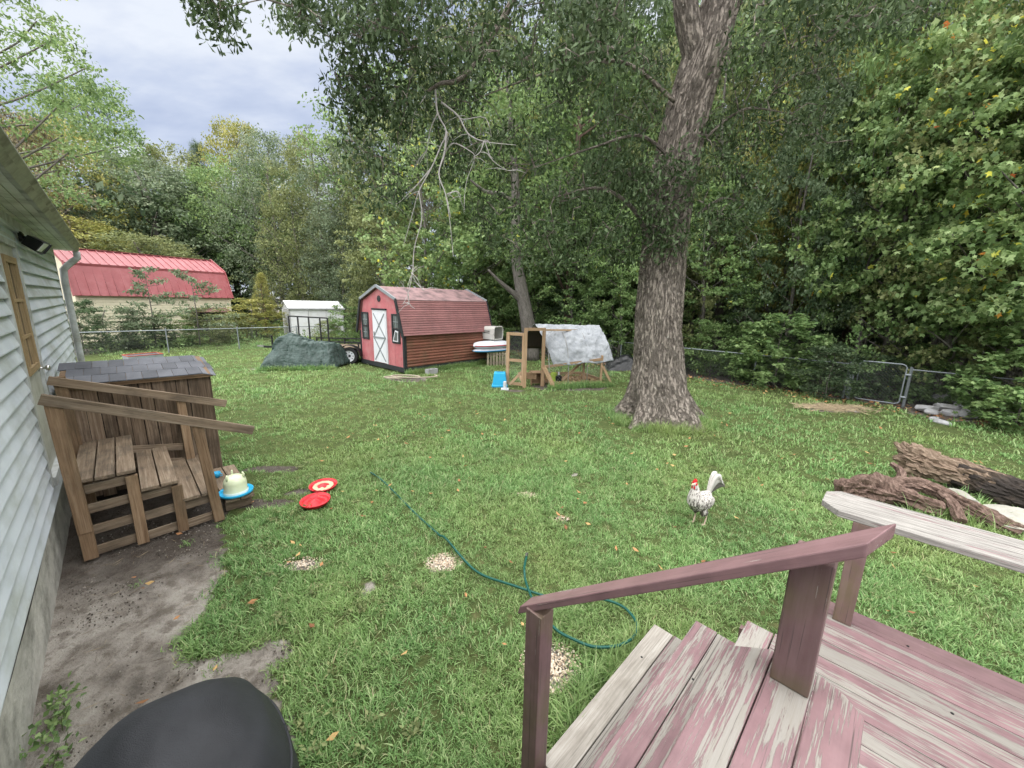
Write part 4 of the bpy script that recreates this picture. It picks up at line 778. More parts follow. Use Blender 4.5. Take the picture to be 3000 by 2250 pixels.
mb.build('door_rim', crp, cr_); mb = MB(CX)
for k in range(6): mb.tube([(.315, -.19+.076*k, .08), (.315, -.19+.076*k, .52)], .006, 5)
mb.build('door_wire', steel_m, cr_); mb = MB(CX); mb.box(-.2, -.298, .28, .1, -.285, .31); mb.box(-.2, -.298, .35, .1, -.285, .38); mb.build('vent', black_m, cr_)
# ================================================================== utility trailer
blkp = mk('black_trailer_paint', (.018, .018, .02), .45, var=.2, bmp=0); tyre_m = mk('tyre_rubber', (.02, .02, .021), .85)
TO = np.array([-6.3, 15.1, 0]); TXd = unit((-1.0, .03, 0)); TYd = np.array([.03, 1.0, 0])   # x: toward the tongue
TX = lambda a, b_, c_: TO+TXd*a+TYd*b_+np.array([0, 0, c_])
tr = thing('utility_trailer', 'black utility trailer with mesh ramp and white wheel beside the red shed', 'trailer', TX(0, .8, 0))
def tp(name, mat, fn, parent=None, **k): mb = MB(TX); fn(mb); return mb.build(name, mat, parent or tr, **k)
for b_ in (.12, 1.55): tp('side_rail', blkp, lambda q: (q.beam((-1.5, b_, .56), (2.1, b_, .56), .06, .09), q.beam((-1.5, b_, .84), (2.1, b_, .84), .05, .05)))
for a in (-1.5, -.3, .9, 2.1):
    tp('upright', blkp, lambda q: q.beam((a, .12, .5), (a, .12, .86), .05, .05)); tp('upright', blkp, lambda q: q.beam((a, 1.55, .5), (a, 1.55, .86), .05, .05))
    tp('cross_member', blkp, lambda q: q.beam((a, .15, .53), (a, 1.52, .53), .06, .08, (0, 0, 1)))
for j in range(8): tp('deck_plank', stw, lambda q: q.beam((-1.48, .24+.175*j, .595), (2.08, .24+.175*j, .595), .165, .03))
tp('tongue', blkp, lambda q: (q.beam((2.1, .3, .5), (3.45, .83, .5), .07, .08), q.beam((2.1, 1.4, .5), (3.45, .83, .5), .07, .08), q.beam((3.3, .83, .5), (3.95, .83, .5), .08, .08)))
tp('hitch_coupler', steel_m, lambda q: q.beam((3.93, .83, .52), (4.2, .83, .53), .09, .07, taper=.7))
tp('jack', blkp, lambda q: (q.tube([(3.5, .72, .08), (3.5, .72, .95)], .035, 10), q.tube([(3.5, .72, .93), (3.5, .60, .96), (3.38, .60, .98)], .014, 8), q.box(3.43, .65, .04, 3.57, .79, .08)))
def ring(q, c_, R_, r_, nn=28): q.lathe([(R_-r_, -.09), (R_-.02, -.10), (R_, -.07), (R_, .07), (R_-.02, .10), (R_-r_, .09), (R_-r_, -.09)], c_, nn, TYd, cap=False)
for b_ in (-.06, 1.73):
    wh = tp('wheel', tyre_m, lambda q: None) if False else None
    mb = MB(); cW = TX(-.02, b_, .335); ring(mb, cW, .335, .12); wo = mb.build('wheel', tyre_m, tr, smooth=False)
    mb = MB(); mb.lathe([(.001, .02), (.07, .02), (.09, .04), (.19, .045), (.215, .09), (.215, -.09), (.001, -.06)], cW, 28, -TYd); mb.build('rim', white_m, wo, smooth=False)
    for k in range(8): a = k*math.pi/4; mb = MB(); mb.lathe([(.001, 0), (.020, 0), (.020, .004), (.001, .004)], cW-TYd*.047+TXd*.145*math.cos(a)+np.array([0, 0, .145*math.sin(a)]), 10, -TYd); mb.build('rim_hole', black_m, wo)
    mb = MB(); mb.lathe([(.001, .0), (.045, 0), (.04, .03), (.001, .035)], cW-TYd*.03, 10, -TYd); mb.build('hub', blkp, wo)
    mb = MB(TX); mb.grid(lambda u, v: (-.02+.44*math.cos(math.pi*u), b_-.13+.26*v, .335+.42*math.sin(math.pi*u)), 18, 2); mb.build('mudguard', blkp, tr, solid=.015)
RM = AY(845, 925, 15.9)
tp('ramp', blkp, lambda q: None) if False else None
ra, rb = AY(845, 926, 15.95), AY(959, 932, 16.1); rz0 = .62
for f_ in (0, .23, .51, .80, 1.0): mb = MB(); p_ = ra*(1-f_)+rb*f_; mb.beam((p_[0], p_[1], rz0), p_, .045, .045); mb.build('ramp_bar', blkp, tr)
mb = MB(); mb.beam(ra, rb, .045, .05); mb.build('ramp_bar', blkp, tr); mb = MB(); mb.beam((ra[0], ra[1], rz0), (rb[0], rb[1], rz0), .045, .05); mb.build('ramp_bar', blkp, tr)
# ================================================================== tarp covered mower
tarp_m, n, l, b = new_mat('dark_green_tarp'); _set(b, .42, .4); p = pos(n)
l.new(ramp(n, l, noise(n, l, p, 3, 6, .65), [(.3, (.020, .040, .034)), (.55, (.045, .075, .066)), (.75, (.11, .15, .14))]), b.inputs['Base Color']); bump(n, l, b, noise(n, l, mapv(n, l, p, (1, 1, 1.6)), 6, 6, .6), .9, .08)
tb = thing('tarp_covered_mower', 'dark green crumpled tarp draped over a mower on the lawn', 'tarp', (-7.4, 14.1, 0))
A0, A1 = G(758, 1086), G(985, 1080)
def tarp_surf(u, v):
    ax = A0*(1-u)+A1*u; dirY = unit((.15, 1, 0)); w0 = 1.25
    hp_ = np.interp(u, [0, .05, .16, .28, .40, .60, .78, .90, 1.0], [.02, .62, 1.08, 1.28, 1.12, .96, .92, .86, .05])
    y_ = (v-.0)*w0; pr = np.interp(v, [0, .10, .26, .45, .7, .9, 1], [0, .62, .95, 1.0, .9, .5, 0])
    bulge = -.25*math.sin(math.pi*min(1, v*2))*(v < .5)*.35
    p_ = ax+dirY*(y_+bulge*0)+np.array([0, 0, hp_*pr+.02])
    fold = fbm(u*7+v*2.2, v*5+u*1.5, 51)-.5; fold2 = fbm(u*19, v*13, 52)-.5; rid = abs(fbm(u*6+v*3, v*3.5-u*2, 58)-.5)
    k = math.sin(math.pi*min(1, max(0, v)))**.5
    p_ = p_+np.array([fold2*.10, -fold*.34*k+rid*.35*k-.10*(v < .08), (fold2*.12+fold*.10-rid*.14)*min(1, hp_*pr*2.0)])
    p_[2] = max(p_[2], .012+.02*abs(fold2)); return p_
mb = MB(); mb.grid(tarp_surf, 90, 50); mb.build('tarp', tarp_m, tb, smooth=True, solid=.006)
q = st(np.array([-7.4, 14.3, 0])); 
for u in np.linspace(.05, .95, 7): q = st(A0*(1-u)+A1*u+(0, .6, 0)); OBST.append((q[0], q[1], .4, .4))
# ================================================================== white plastic shed behind the fence
wsh_m = mk('white_resin_panel', (.66, .67, .69), .5, var=.05, dirt=(.5, .48, .42), dfac=.3); wgr_m = mk('grey_resin_trim', (.36, .36, .38), .5)
C0 = AY(856, 1000, 25.2); C0[2] = 0; WU = unit(AY(1004, 900, 27.3)*[1, 1, 0]-C0); WV = np.array([-WU[1], WU[0], 0])
Ls = np.linalg.norm((AY(1003, 900, 27.3)-C0)[:2]); Ws = 2.35
WX = lambda a, b_, c_: C0+WU*a+WV*b_+np.array([0, 0, c_])
wsd = thing('resin_shed', 'white resin garden shed with ridged roof behind the chain link fence', 'shed', WX(Ls/2, Ws/2, 0))
def wp_(name, mat, fn, parent=None, **k): mb = MB(WX); fn(mb); return mb.build(name, mat, parent or wsd, **k)
WH, WR = 1.82, 2.28
fw = wp_('gable_wall', wsh_m, lambda q: q.prism([(0, 0, 0), (0, 0, WH), (0, Ws/2, WR-.04), (0, Ws, WH), (0, Ws, 0)], (.05, 0, 0))); wp_('gable_wall', wsh_m, lambda q: q.prism([(Ls, 0, 0), (Ls, 0, WH), (Ls, Ws/2, WR-.04), (Ls, Ws, WH), (Ls, Ws, 0)], (-.05, 0, 0)))
for j in range(3): a0 = Ls/3*j; wp_('wall_panel', wsh_m, lambda q: (q.box(a0+.012, -.004, 0, a0+Ls/3-.012, .05, WH), ))
wp_('back_wall', wsh_m, lambda q: q.box(0.06, Ws-.05, 0, Ls-.06, Ws, WH))
for a in (0, Ls): wp_('corner_post', wgr_m, lambda q: q.box(a-.035, -.03, 0, a+.035, .03, WH))
wdr = wp_('door', wsh_m, lambda q: q.box(-.03, Ws/2-.5, .05, -.002, Ws/2+.5, 1.74))
for b_ in (-.5, 0, .5): wp_('door_edge', wgr_m, lambda q: q.box(-.036, Ws/2+b_-.012, .05, -.031, Ws/2+b_+.012, 1.74), wdr)
wp_('door_edge', wgr_m, lambda q: q.box(-.036, Ws/2-.5, 1.73, -.031, Ws/2+.5, 1.755), wdr)
for sgn in (0, 1):
    for j in range(3):
        a0 = -.1+(Ls+.2)/3*j; a1 = a0+(Ls+.2)/3-.02
        def f(q):
            pr = [(-.12, WH-.03), (-.12, WH+.02), (Ws/2, WR+.02), (Ws/2, WR-.02)]; pr = [(b_ if sgn == 0 else Ws-b_, z) for b_, z in pr]; q.prism([(a0, b_, z) for b_, z in pr], (a1-a0, 0, 0))
        wp_('roof_panel', wsh_m, f)
    b_ = -.13 if sgn == 0 else Ws+.13
    wp_('eave_trim', wgr_m, lambda q: q.box(-.12, b_-.015, WH-.06, Ls+.12, b_+.015, WH+.01))
# ================================================================== red roofed barn
brm = mk('red_metal_roof', (.30, .085, .092), .45, var=.14, vs=1.2, dirt=(.42, .16, .17), dfac=.4, bmp=.05); csd = mk('cream_lap_siding', (.62, .57, .43), .6, var=.08, dirt=(.35, .33, .22), dfac=.3)
Bn, Bf = AY(222, 870, 19.5), AY(672, 876, 25.6)
Bn[2] = Bf[2] = 0; BU = unit(Bf-Bn); BV = np.array([-BU[1], BU[0], 0]); BL = np.linalg.norm(Bf-Bn); BW = 3.7
BX = lambda a, b_, c_: Bn+BU*a+BV*b_+np.array([0, 0, c_])
barn = thing('metal_roofed_barn', 'cream sided barn with red ribbed metal gambrel roof beyond the fence', 'barn', BX(BL/2, BW/2, 0))
def bp(name, mat, fn, parent=None, **k): mb = MB(BX); fn(mb); return mb.build(name, mat, parent or barn, **k)
BE, BK, BR_ = 2.46, 3.92, 4.72; BI = .42; bg_ = [(0.02, 0), (0.02, BE), (BI, BK-.06), (BW/2, BR_-.08), (BW-BI, BK-.06), (BW-.02, BE), (BW-.02, 0)]
for a0 in (.05, BL-.1): bp('gable_wall', csd, lambda q: q.prism([(a0, b_, z) for b_, z in bg_], (.05, 0, 0)))
for j in range(17): z0 = .1+j*.14; bp('siding_board', csd, lambda q: q.prism([(0, .05, z0), (0, -.014, z0), (0, .012, z0+.145), (0, .05, z0+.145)], (BL, 0, 0), lambda a, b_, c_: (a, b_, c_)))
bp('back_wall', csd, lambda q: q.box(.1, BW-.1, 0, BL-.1, BW, BE)); bp('corner_trim', csd, lambda q: q.box(-.03, -.05, 0, .08, .0, BE-.05)); bp('corner_trim', csd, lambda q: q.box(BL-.08, -.05, 0, BL+.03, .0, BE-.05))
for sgn in (0, 1):
    fl_ = lambda b_: b_ if sgn == 0 else BW-b_
    lo = bp('lower_roof', brm, lambda q: q.prism([(-.1, fl_(-.16), BE-.10), (-.1, fl_(-.20), BE-.08), (-.1, fl_(BI-.05), BK), (-.1, fl_(BI), BK-.02)], (BL+.2, 0, 0)))
    up = bp('upper_roof', brm, lambda q: q.prism([(-.1, fl_(BI-.09), BK-.02), (-.1, fl_(BI-.09), BK+.02), (-.1, fl_(BW/2), BR_), (-.1, fl_(BW/2), BR_-.05)], (BL+.2, 0, 0)))
    nrib = 20
    for j in range(nrib):
        a = (BL)/nrib*(j+.5)
        bp('rib', brm, lambda q: q.beam((a, fl_(-.205), BE-.06), (a, fl_(BI-.055), BK-.12), .045, .07, (0, -1 if sgn == 0 else 1, .3)), lo)
        bp('rib', brm, lambda q: q.beam((a, fl_(BI-.07), BK+.045), (a, fl_(BW/2-.06), BR_-.005), .05, .035), up)
    bp('knee_flashing', brm, lambda q: q.beam((-.12, fl_(BI-.085), BK-.05), (BL+.12, fl_(BI-.085), BK-.05), .03, .16, (0, -.25, 1)))
    for a in (-.11, BL+.11):
        bp('rake_trim', brm, lambda q: (q.beam((a, fl_(-.20), BE-.1), (a, fl_(BI-.05), BK+.02), .05, .14), q.beam((a, fl_(BI-.07), BK+.03), (a, fl_(BW/2), BR_+.03), .05, .14)))
bp('ridge_cap', brm, lambda q: q.beam((-.12, BW/2, BR_+.02), (BL+.12, BW/2, BR_+.02), .22, .03))
bp('awning', mk('brown_awning', (.16, .085, .075), .8), lambda q: q.prism([(BL-2.4, -.02, 1.72), (BL-.3, -.02, 1.72), (BL-.3, -.62, 1.52), (BL-2.4, -.62, 1.52)], (0, 0, .03)))
bp('doorway_dark_panel', mk('dark_doorway', (.03, .035, .03), .8), lambda q: q.box(BL-2.1, -.022, .05, BL-.6, -.016, 1.65))  # near-black panel, interior darkness of the doorway put into its colour
bench = thing('white_bench', 'white plank bench top behind the left fence by the barn corner', 'bench', AY(680, 1030, 24)*[1, 1, 0]); bb = AY(640, 952, 24); be = AY(740, 955, 24)
mb = MB(); mb.beam(bb, be, .35, .06); mb.build('top', white_m, bench)
for f_ in (.1, .9): mb = MB(); p_ = bb*(1-f_)+be*f_; mb.beam(p_*[1, 1, 0], p_-(0, 0, .03), .06, .3); mb.build('leg', white_m, bench)
# ================================================================== chicken run
run_w = wood('run_timber', (.24, .15, .085), (.40, .27, .165), (.50, .37, .25), ov=.2); cloth_m, n, l, b = new_mat('silver_tarp'); _set(b, .5, .4); p = pos(n)
l.new(ramp(n, l, noise(n, l, p, 4, 6), [(.3, (.27, .29, .315)), (.7, (.40, .42, .445))]), b.inputs['Base Color']); bump(n, l, b, noise(n, l, mapv(n, l, p, (1.6, 1.6, 1)), 5, 6, .62), .8, .05)
wire_m = mk('galvanised_wire', (.32, .33, .33), .5, metal=.5, var=.1, bmp=0)
Dh, Dr, Bk = np.array([.37, 11.48, 0]), np.array([.92, 11.72, 0]), np.array([3.08, 12.02, 0])
run = thing('chicken_run', 'timber and wire chicken run with open screen door under a silver tarp', 'chicken run', (1.7, 12.2, 0))
def rb_(name, p0, p1, w_=.06, h_=.06, up=(0, 0, 1), mat=None, parent=None): mb = MB(); mb.beam(p0, p1, w_, h_, up); return mb.build(name, mat or run_w, parent or run)
fdir = unit(Dr-Dh); back = unit((.45, 1.0, 0)); Zt = 1.77
# front frame and door
rb_('door_post', Dh, Dh+(0, 0, Zt), .10, .05, (0, 1, 0)); rb_('door_post', Dr, Dr+(0, 0, Zt), .10, .05, (0, 1, 0)); rb_('door_header', Dh+(0, 0, Zt-.04)-fdir*.04, Dr+(0, 0, Zt-.04)+fdir*.04, .05, .085)
hx = np.array([-.14, 11.70, 0]); ddir = unit(hx-Dh); dl = np.linalg.norm(hx-Dh)
dr_ = rb_('screen_door', Dh+ddir*.05+(0, 0, .05), Dh+ddir*.05+(0, 0, 1.62), .04, .10, ddir)
rb_('door_rail', hx+(0, 0, .05), hx+(0, 0, 1.62), .04, .10, ddir, parent=dr_)
for z in (.09, .80, 1.58): rb_('door_rail', Dh+ddir*.08+(0, 0, z), hx-ddir*.03+(0, 0, z), .035, .085, parent=dr_)
def netting(o, e1, e2, L1, L2, cell, r_, diag=True):
    """wire lattice clipped to a rectangle, thin three sided wires"""
    vs = []; fs = []; o, e1, e2 = V3(o), unit(e1), unit(e2); nn = np.cross(e1, e2)
    def wire(a, b_):
        p0 = o+e1*a[0]+e2*a[1]; p1 = o+e1*b_[0]+e2*b_[1]; d = unit(p1-p0); s_ = np.cross(d, nn); k = len(vs)
        for p_ in (p0, p1):
            for c1, c2 in ((1, 0), (-.5, .87), (-.5, -.87)): vs.append(p_+(s_*c1+nn*c2)*r_)
        fs.extend([(k, k+1, k+4, k+3), (k+1, k+2, k+5, k+4), (k+2, k, k+3, k+5)])
    if diag:
        x = -L2
        while x < L1:
            a = (max(x, 0), max(0, -x)); b_ = (min(x+L2, L1), min(L2, L1-x)); 
            if b_[0]-a[0] > .01: wire(a, b_); wire((L1-a[0], a[1]), (L1-b_[0], b_[1]))
            x += cell*1.414
    return vs, fs
def net_part(name, parent, *a, mat=None):
    vs, fs = netting(*a); mb = MB(); mb.add(vs, fs); ob = mb.build(name, mat or wire_m, parent); ob['kind'] = 'stuff'; return ob
net_part('door_mesh', dr_, Dh+ddir*.08+(0, 0, .13), ddir, (0, 0, 1), dl-.12, .64, .055, .0016); net_part('door_mesh', dr_, Dh+ddir*.08+(0, 0, .84), ddir, (0, 0, 1), dl-.12, .70, .055, .0016)
# base frame and hooped body
F0 = Dh-fdir*.0; F1 = Dr+np.array([.22, -.18, 0]); B1 = Bk; B0 = Bk+np.array([-.6, 1.75, 0]); F2 = Dh+np.array([-.15, 1.9, 0])
for a, b_ in ((F1, B1), (B1, B0), (B0, F2), (F2, Dh)): rb_('sill', a+(0, 0, .06), b_+(0, 0, .06), .045, .12)
runfront = unit(B1-F1); Lr = np.linalg.norm(B1-F1)
M1 = F1+runfront*(Lr*.82)
rb_('post', M1+(.02, .05, 0), M1+(.02, .05, .95), .07, .06); rb_('post', M1+(-.45, .45, 0), M1+(-.45, .45, .95), .07, .06)
rb_('brace', M1+(.05, .02, .62), B1+(.02, -.02, .06), .05, .075); rb_('brace', M1+(-.5, .42, .70), M1+(-1.15, .30, .10), .05, .075); rb_('brace', F1+(-.2, .1, .62), F1+(.12, -.1, .03), .07, .10); rb_('brace', Dh+(-.05, .1, .5), Dh+(-.45, .15, .05), .05, .07)
rb_('mid_rail', Dr+(.03, .0, .60), M1+(0, .02, .84), .05, .075); rb_('ridge_pole', Dh+(.22, .3, 1.70), B1+(-.55, .72, 1.66), .05, .05)
def hoop(u):   # u along run: arched hoops
    a = F1*(1-u)+B1*u+np.array([-.1, .1, 0]); c_ = F2*(1-u)+B0*u; m_ = (a+c_)/2; pts = []
    for t_ in np.linspace(0, math.pi, 15): pts.append(m_+(a-m_)*math.copysign(abs(math.cos(t_))**.8, math.cos(t_))+np.array([0, 0, 1.66*math.sin(t_)**.75+.05]))
    return pts
for u in (.04, .35, .66, .97): mb = MB(); mb.tube(hoop(u), .012, 6); mb.build('hoop', mk('grey_pipe', (.30, .30, .29), .5, bmp=0) if u == .04 else bpy.data.materials['grey_pipe'], run, smooth=True)
TRL, TRR, TLL, TLR = AY(1570, 953, 12.35), AY(1757, 957, 12.75), AY(1622, 1074, 11.72), AY(1797, 1060, 12.0)
def tarp2(u, v):
    ro_ = TRL*(1-u)+TRR*u; lo_ = TLL*(1-u)+TLR*u; w_ = fbm(u*9+v*2, v*7-u*2, 61)-.5; w2 = fbm(u*22+v*9, v*15-u*8, 62)-.5; d_ = abs(fbm(u*6+v*4, v*6-u*3, 63)-.5)
    if v > .82: k = (v-.82)/.18; p_ = ro_+np.array([-.10*k, .55*k, -.10*k*k+.0]); p_[2] += .02
    else: k = v/.82; p_ = lo_*(1-k)+ro_*k+np.array([0, -.10, .07])*math.sin(math.pi*k)
    return p_+np.array([w2*.05, -.10*w_-.14*d_, .02+.05*w2-.03*math.sin(u*math.pi*2)**2*k+.025*math.sin(u*15)*(v < .06)])
mb = MB(); mb.grid(lambda u, v: tarp2(u, v), 70, 36); mb.build('tarp', cloth_m, run, smooth=True, solid=.006)
mb = MB(); mb.grid(lambda u, v: (lambda p_: p_+np.array([0, .02, .02]))(np.array(hoop(-.01+1.0*u)[7])*(1-v)+np.array(hoop(-.01+1.0*u)[12])*v+np.array([0, .12*math.sin(v*3), .10*math.sin(v*math.pi)])), 20, 8); mb.build('back_tarp', mk('dark_brown_tarp', (.035, .028, .025), .7), run, smooth=True, solid=.006)
net_part('wire_mesh', run, F1+(0, .03, .1), runfront, unit(np.array([-.05, .2, 1])), Lr, .95, .075, .0014); net_part('wire_mesh', run, Dr+(.02, .02, .1), unit(F1-Dr+np.array([.25, .1, 0])), (0, 0, 1), .34, 1.7, .075, .0014); net_part('wire_mesh', run, B1+(0, 0, .1), unit(B0-B1), (0, 0, 1), 1.7, 1.2, .075, .0014)
chip_m = leafmat('wood_chips', [(0, (.30, .18, .09)), (.5, (.46, .30, .17)), (1, (.60, .44, .28))], trans=.02, rough=.9, pv=.1)
ch = bpy.data.meshes.new('chip'); ch.from_pydata([(-.03, -.009, 0), (.03, -.012, .004), (.032, .01, .006), (-.028, .012, 0)], [], [(0, 1, 2, 3)]); a = ch.attributes.new('rnd', 'FLOAT', 'POINT'); a.data.foreach_set('value', [.5]*4); ch.materials.append(chip_m)
cm = []
for k in range(5): c2_ = ch.copy(); c2_.attributes['rnd'].data.foreach_set('value', [k/4]*4); cm.append(c2_)
nC = 4200; u = RNG.uniform(.08, 1.05, nC); v = RNG.uniform(-.02, .85, nC)**1.3; px_ = F1[None]*(1-u[:, None])+B1[None]*u[:, None]; px_ = px_+(F2-F1)[None]*v[:, None]*.9
scatter('wood_chips', np.stack([px_[:, 0], px_[:, 1], .02+.09*fbm(px_[:, 0]*2, px_[:, 1]*2, 8)*RNG.uniform(.3, 1, nC)], -1), RNG.uniform(.7, 1.6, nC), np.stack([RNG.normal(0, .5, nC), RNG.normal(0, .5, nC), RNG.uniform(0, 6.28, nC)], -1), cm); tag(bpy.data.objects['wood_chips'], 'pale wood chip bedding on the floor of the chicken run', 'wood chips')
nb = thing('nest_box', 'small brown wooden nest box inside the chicken run doorway', 'box', Dh+(.42, .5, 0)); c_ = Dh+(.42, .42, 0)
for (p0, p1, w_, h_) in ((c_+(-.22, 0, .40), c_+(.22, .1, .40), .38, .03), (c_+(-.2, -.1, .2), c_+(-.2, -.1, .39), .03, .3), (c_+(.2, 0, .02), c_+(.2, 0, .39), .3, .03), (c_+(-.2, 0, .02), c_+(-.2, 0, .2), .3, .03), (c_+(-.2, .16, .2), c_+(.22, .26, .2), .03, .38)): mb = MB(); mb.beam(p0, p1, w_, h_); mb.build('board', stw2, nb)
gf_ = thing('green_feeder', 'lime green and black poultry feeder on the wood chips', 'feeder', G(1622, 1120)); c_ = G(1622, 1120)
mb = MB(); mb.lathe([(.12, .0), (.15, .04), (.15, .08), (.11, .09), (.11, .3), (.02, .34)], c_, 18); mb.build('hopper', mk('lime_plastic', (.30, .42, .05), .5, bmp=0), gf_, smooth=False)
mb = MB(); mb.lathe([(.16, .0), (.2, .03), (.2, .06), (.15, .04)], c_, 18); mb.build('tray', black_m, gf_)
dk = thing('black_drinker', 'black poultry drinker with pale spout beside the green feeder', 'drinker', G(1634, 1122)); c_ = G(1636, 1122)
mb = MB(); mb.lathe([(.13, 0), (.14, .05), (.10, .06), (.10, .22), (.03, .26)], c_, 18); mb.build('tank', black_m, dk); mb = MB(); mb.lathe([(.03, .26), (.022, .36), (.001, .37)], c_, 10); mb.build('spout', white_m, dk)
# ---- loose things by the run
tbp = G(1464, 1131); tub = thing('blue_tub', 'bright blue plastic tub standing upside down by the run door', 'tub', tbp)
mb = MB(); 
def sq(s_, z, k=.12): return [(tbp[0]+s_*x, tbp[1]+s_*.8*y, z) for x, y in ((-1, -1+k), (-1+k, -1), (1-k, -1), (1, -1+k), (1, 1-k), (1-k, 1), (-1+k, 1), (-1, 1-k))]
rings = [sq(.235, .0), sq(.235, .05), sq(.215, .055), sq(.175, .40), sq(.16, .43)]; vs = sum(rings, []); mb.add(vs, [(i*8+j, i*8+(j+1) % 8, (i+1)*8+(j+1) % 8, (i+1)*8+j) for i in range(4) for j in range(8)]+[tuple(range(32, 40))]); mb.build('body', blue_m, tub, bev=.008)
mb = MB(); mb.box(tbp[0]-.10, tbp[1]-.03, .425, tbp[0]+.10, tbp[1]+.03, .436); mb.build('grip_slot', mk('deep_blue', (.01, .09, .18), .5, bmp=0), tub)
sp_ = G(1479, 1141); stn = thing('white_post_foot', 'short white plastic post on a square foot by the blue tub', 'post', sp_); mb = MB(); mb.lathe([(.05, 0), (.05, .22), (.04, .24)], sp_, 12); mb.build('post', white_m, stn, smooth=False); mb = MB(); mb.box(sp_[0]-.11, sp_[1]-.11, 0, sp_[0]+.11, sp_[1]+.11, .03); mb.build('foot', white_m, stn)
bgm, n, l, b = new_mat('black_bag'); _set(b, .3, .5); b.inputs['Base Color'].default_value = (.02, .021, .023, 1); bump(n, l, b, noise(n, l, pos(n), 7, 5), .8, .06)
bgp = G(1835, 1082); bgo = thing('black_bag', 'crumpled black plastic bag heaped by the fence behind the run', 'bag', bgp)
mb = MB(); mb.grid(lambda u, v: bgp+np.array([(u-.5)*1.7, (v-.5)*1.0, (.48*math.sin(math.pi*u)**.6*math.sin(math.pi*v)**.6)*(.6+.8*fbm(u*4, v*4, 71))]), 26, 20); mb.build('sheet', bgm, bgo, smooth=True)
for u in np.linspace(0, 1, 9):
    for v in (0, .5): q = st((F1*(1-u)+B1*u)+(F2-F1)*v*.8); OBST.append((q[0], q[1], .14 if v == 0 else .3, .14 if v == 0 else .3)) if v else None
# ================================================================== chain link fences and gate
galv = mk('galvanised_pipe', (.24, .265, .28), .5, metal=.55, var=.15, bmp=0); chain_m = mk('chain_link_wire', (.10, .11, .11), .5, metal=.4, var=.1, bmp=0)
FH = 1.0; FSX = 14.5; BT = 22.8
def fence(name, lab, P0, P1, npan, skip=()):
    o = thing(name, lab, 'fence', (P0+P1)/2); d = (P1-P0)/npan; L_ = np.linalg.norm(d)
    for i in range(npan+1):
        p_ = P0+d*i; mb = MB(); mb.tube([p_-(0, 0, .1), p_+(0, 0, FH+.02)], .026, 8); mb.lathe([(.032, FH+.015), (.032, FH+.04), (.012, FH+.06), (.001, FH+.062)], p_, 10); mb.build('post', galv, o, smooth=False)
        if i < npan:
            mb = MB(); mb.tube([p_+(0, 0, FH-.01), p_+d+(0, 0, FH-.01)], .018, 8); mb.build('top_rail', galv, o)
            vs, fs = netting(p_+(0, 0, .03), d, (0, 0, 1), L_, FH-.05, .05, .0022); mb = MB(); mb.add(vs, fs); nt = mb.build('wire_mesh', chain_m, o); nt['kind'] = 'stuff'
    return o
fence('chain_link_fence', 'chain link fence along the woods left of the gate', ST(FSX, .93), ST(FSX, BT), 9); fence('chain_link_fence', 'chain link fence beside the rubble pile right of the gate', ST(FSX, -.18), ST(FSX, -5.5), 3)
fence('chain_link_fence', 'chain link fence before the red roofed barn and white shed', ST(-9, BT), ST(FSX-.05, BT), 9)
gt = thing('chain_link_gate', 'single chain link gate with rounded pipe frame before the dark woods', 'gate', ST(FSX, .4)); g0, g1 = ST(FSX-.03, .83), ST(FSX-.03, -.10); gd = unit(g1-g0); gl = np.linalg.norm(g1-g0)
fr = [g0+(0, 0, .12), g0+(0, 0, 1.04), g0+gd*.04+(0, 0, 1.09), g0+gd*.09+(0, 0, 1.11), g1-gd*.09+(0, 0, 1.11), g1-gd*.04+(0, 0, 1.09), g1+(0, 0, 1.04), g1+(0, 0, .12), g1-gd*.04+(0, 0, .07), g1-gd*.09+(0, 0, .05), g0+gd*.09+(0, 0, .05), g0+gd*.04+(0, 0, .07), g0+(0, 0, .12)]
mb = MB(); mb.tube(fr, .019, 8); mb.build('gate_frame', galv, gt, smooth=True); vs, fs = netting(g0+(0, 0, .06), gd, (0, 0, 1), gl, 1.04, .055, .0026); mb = MB(); mb.add(vs, fs); nt = mb.build('wire_mesh', chain_m, gt); nt['kind'] = 'stuff'
for z in (.25, .85): mb = MB(); mb.tube([g1+(0, 0, z), g1+gd*.1+(0, 0, z)], .03, 8); mb.build('hinge', galv, gt)
for s_, t_, lean in ((FSX, .96, .05), (FSX, 1.06, -.04), (FSX, -.19, .0)): mb = MB(); p_ = ST(s_, t_); mb.tube([p_, p_+ST(lean*.3, lean, 1.05)], .033, 8); mb.build('gate_post', galv, gt)
# ================================================================== trees
LS = {'oval': ([(0, 0, 0), (.24, .48, .05), (0, 1, -.08), (-.24, .48, .05)], [(0, 1, 2), (0, 2, 3)]),
      'spat': ([(0, 0, 0), (.06, .35, .02), (.17, .76, .03), (0, 1, -.06), (-.17, .76, .03), (-.06, .35, .02)], [(0, 1, 5), (1, 2, 4), (1, 4, 5), (2, 3, 4)]),
      'star': ([(0, 0, 0), (.30, .12, -.03), (.24, .38, .03), (.52, .62, -.04), (.16, .66, .04), (0, 1.05, -.08), (-.16, .66, .04), (-.52, .62, -.04), (-.24, .38, .03), (-.30, .12, -.03)], [(0, 1, 2), (2, 3, 4), (4, 5, 6), (6, 7, 8), (8, 9, 0), (0, 2, 8), (2, 4, 8), (4, 6, 8)]),
      'needle': ([(-.03, 0, 0), (.03, 0, 0), (.5, .8, .1), (-.5, .8, .1), (0, 1, -.1), (0, .9, .4)], [(0, 1, 2), (0, 1, 3), (0, 1, 4), (0, 1, 5)])}
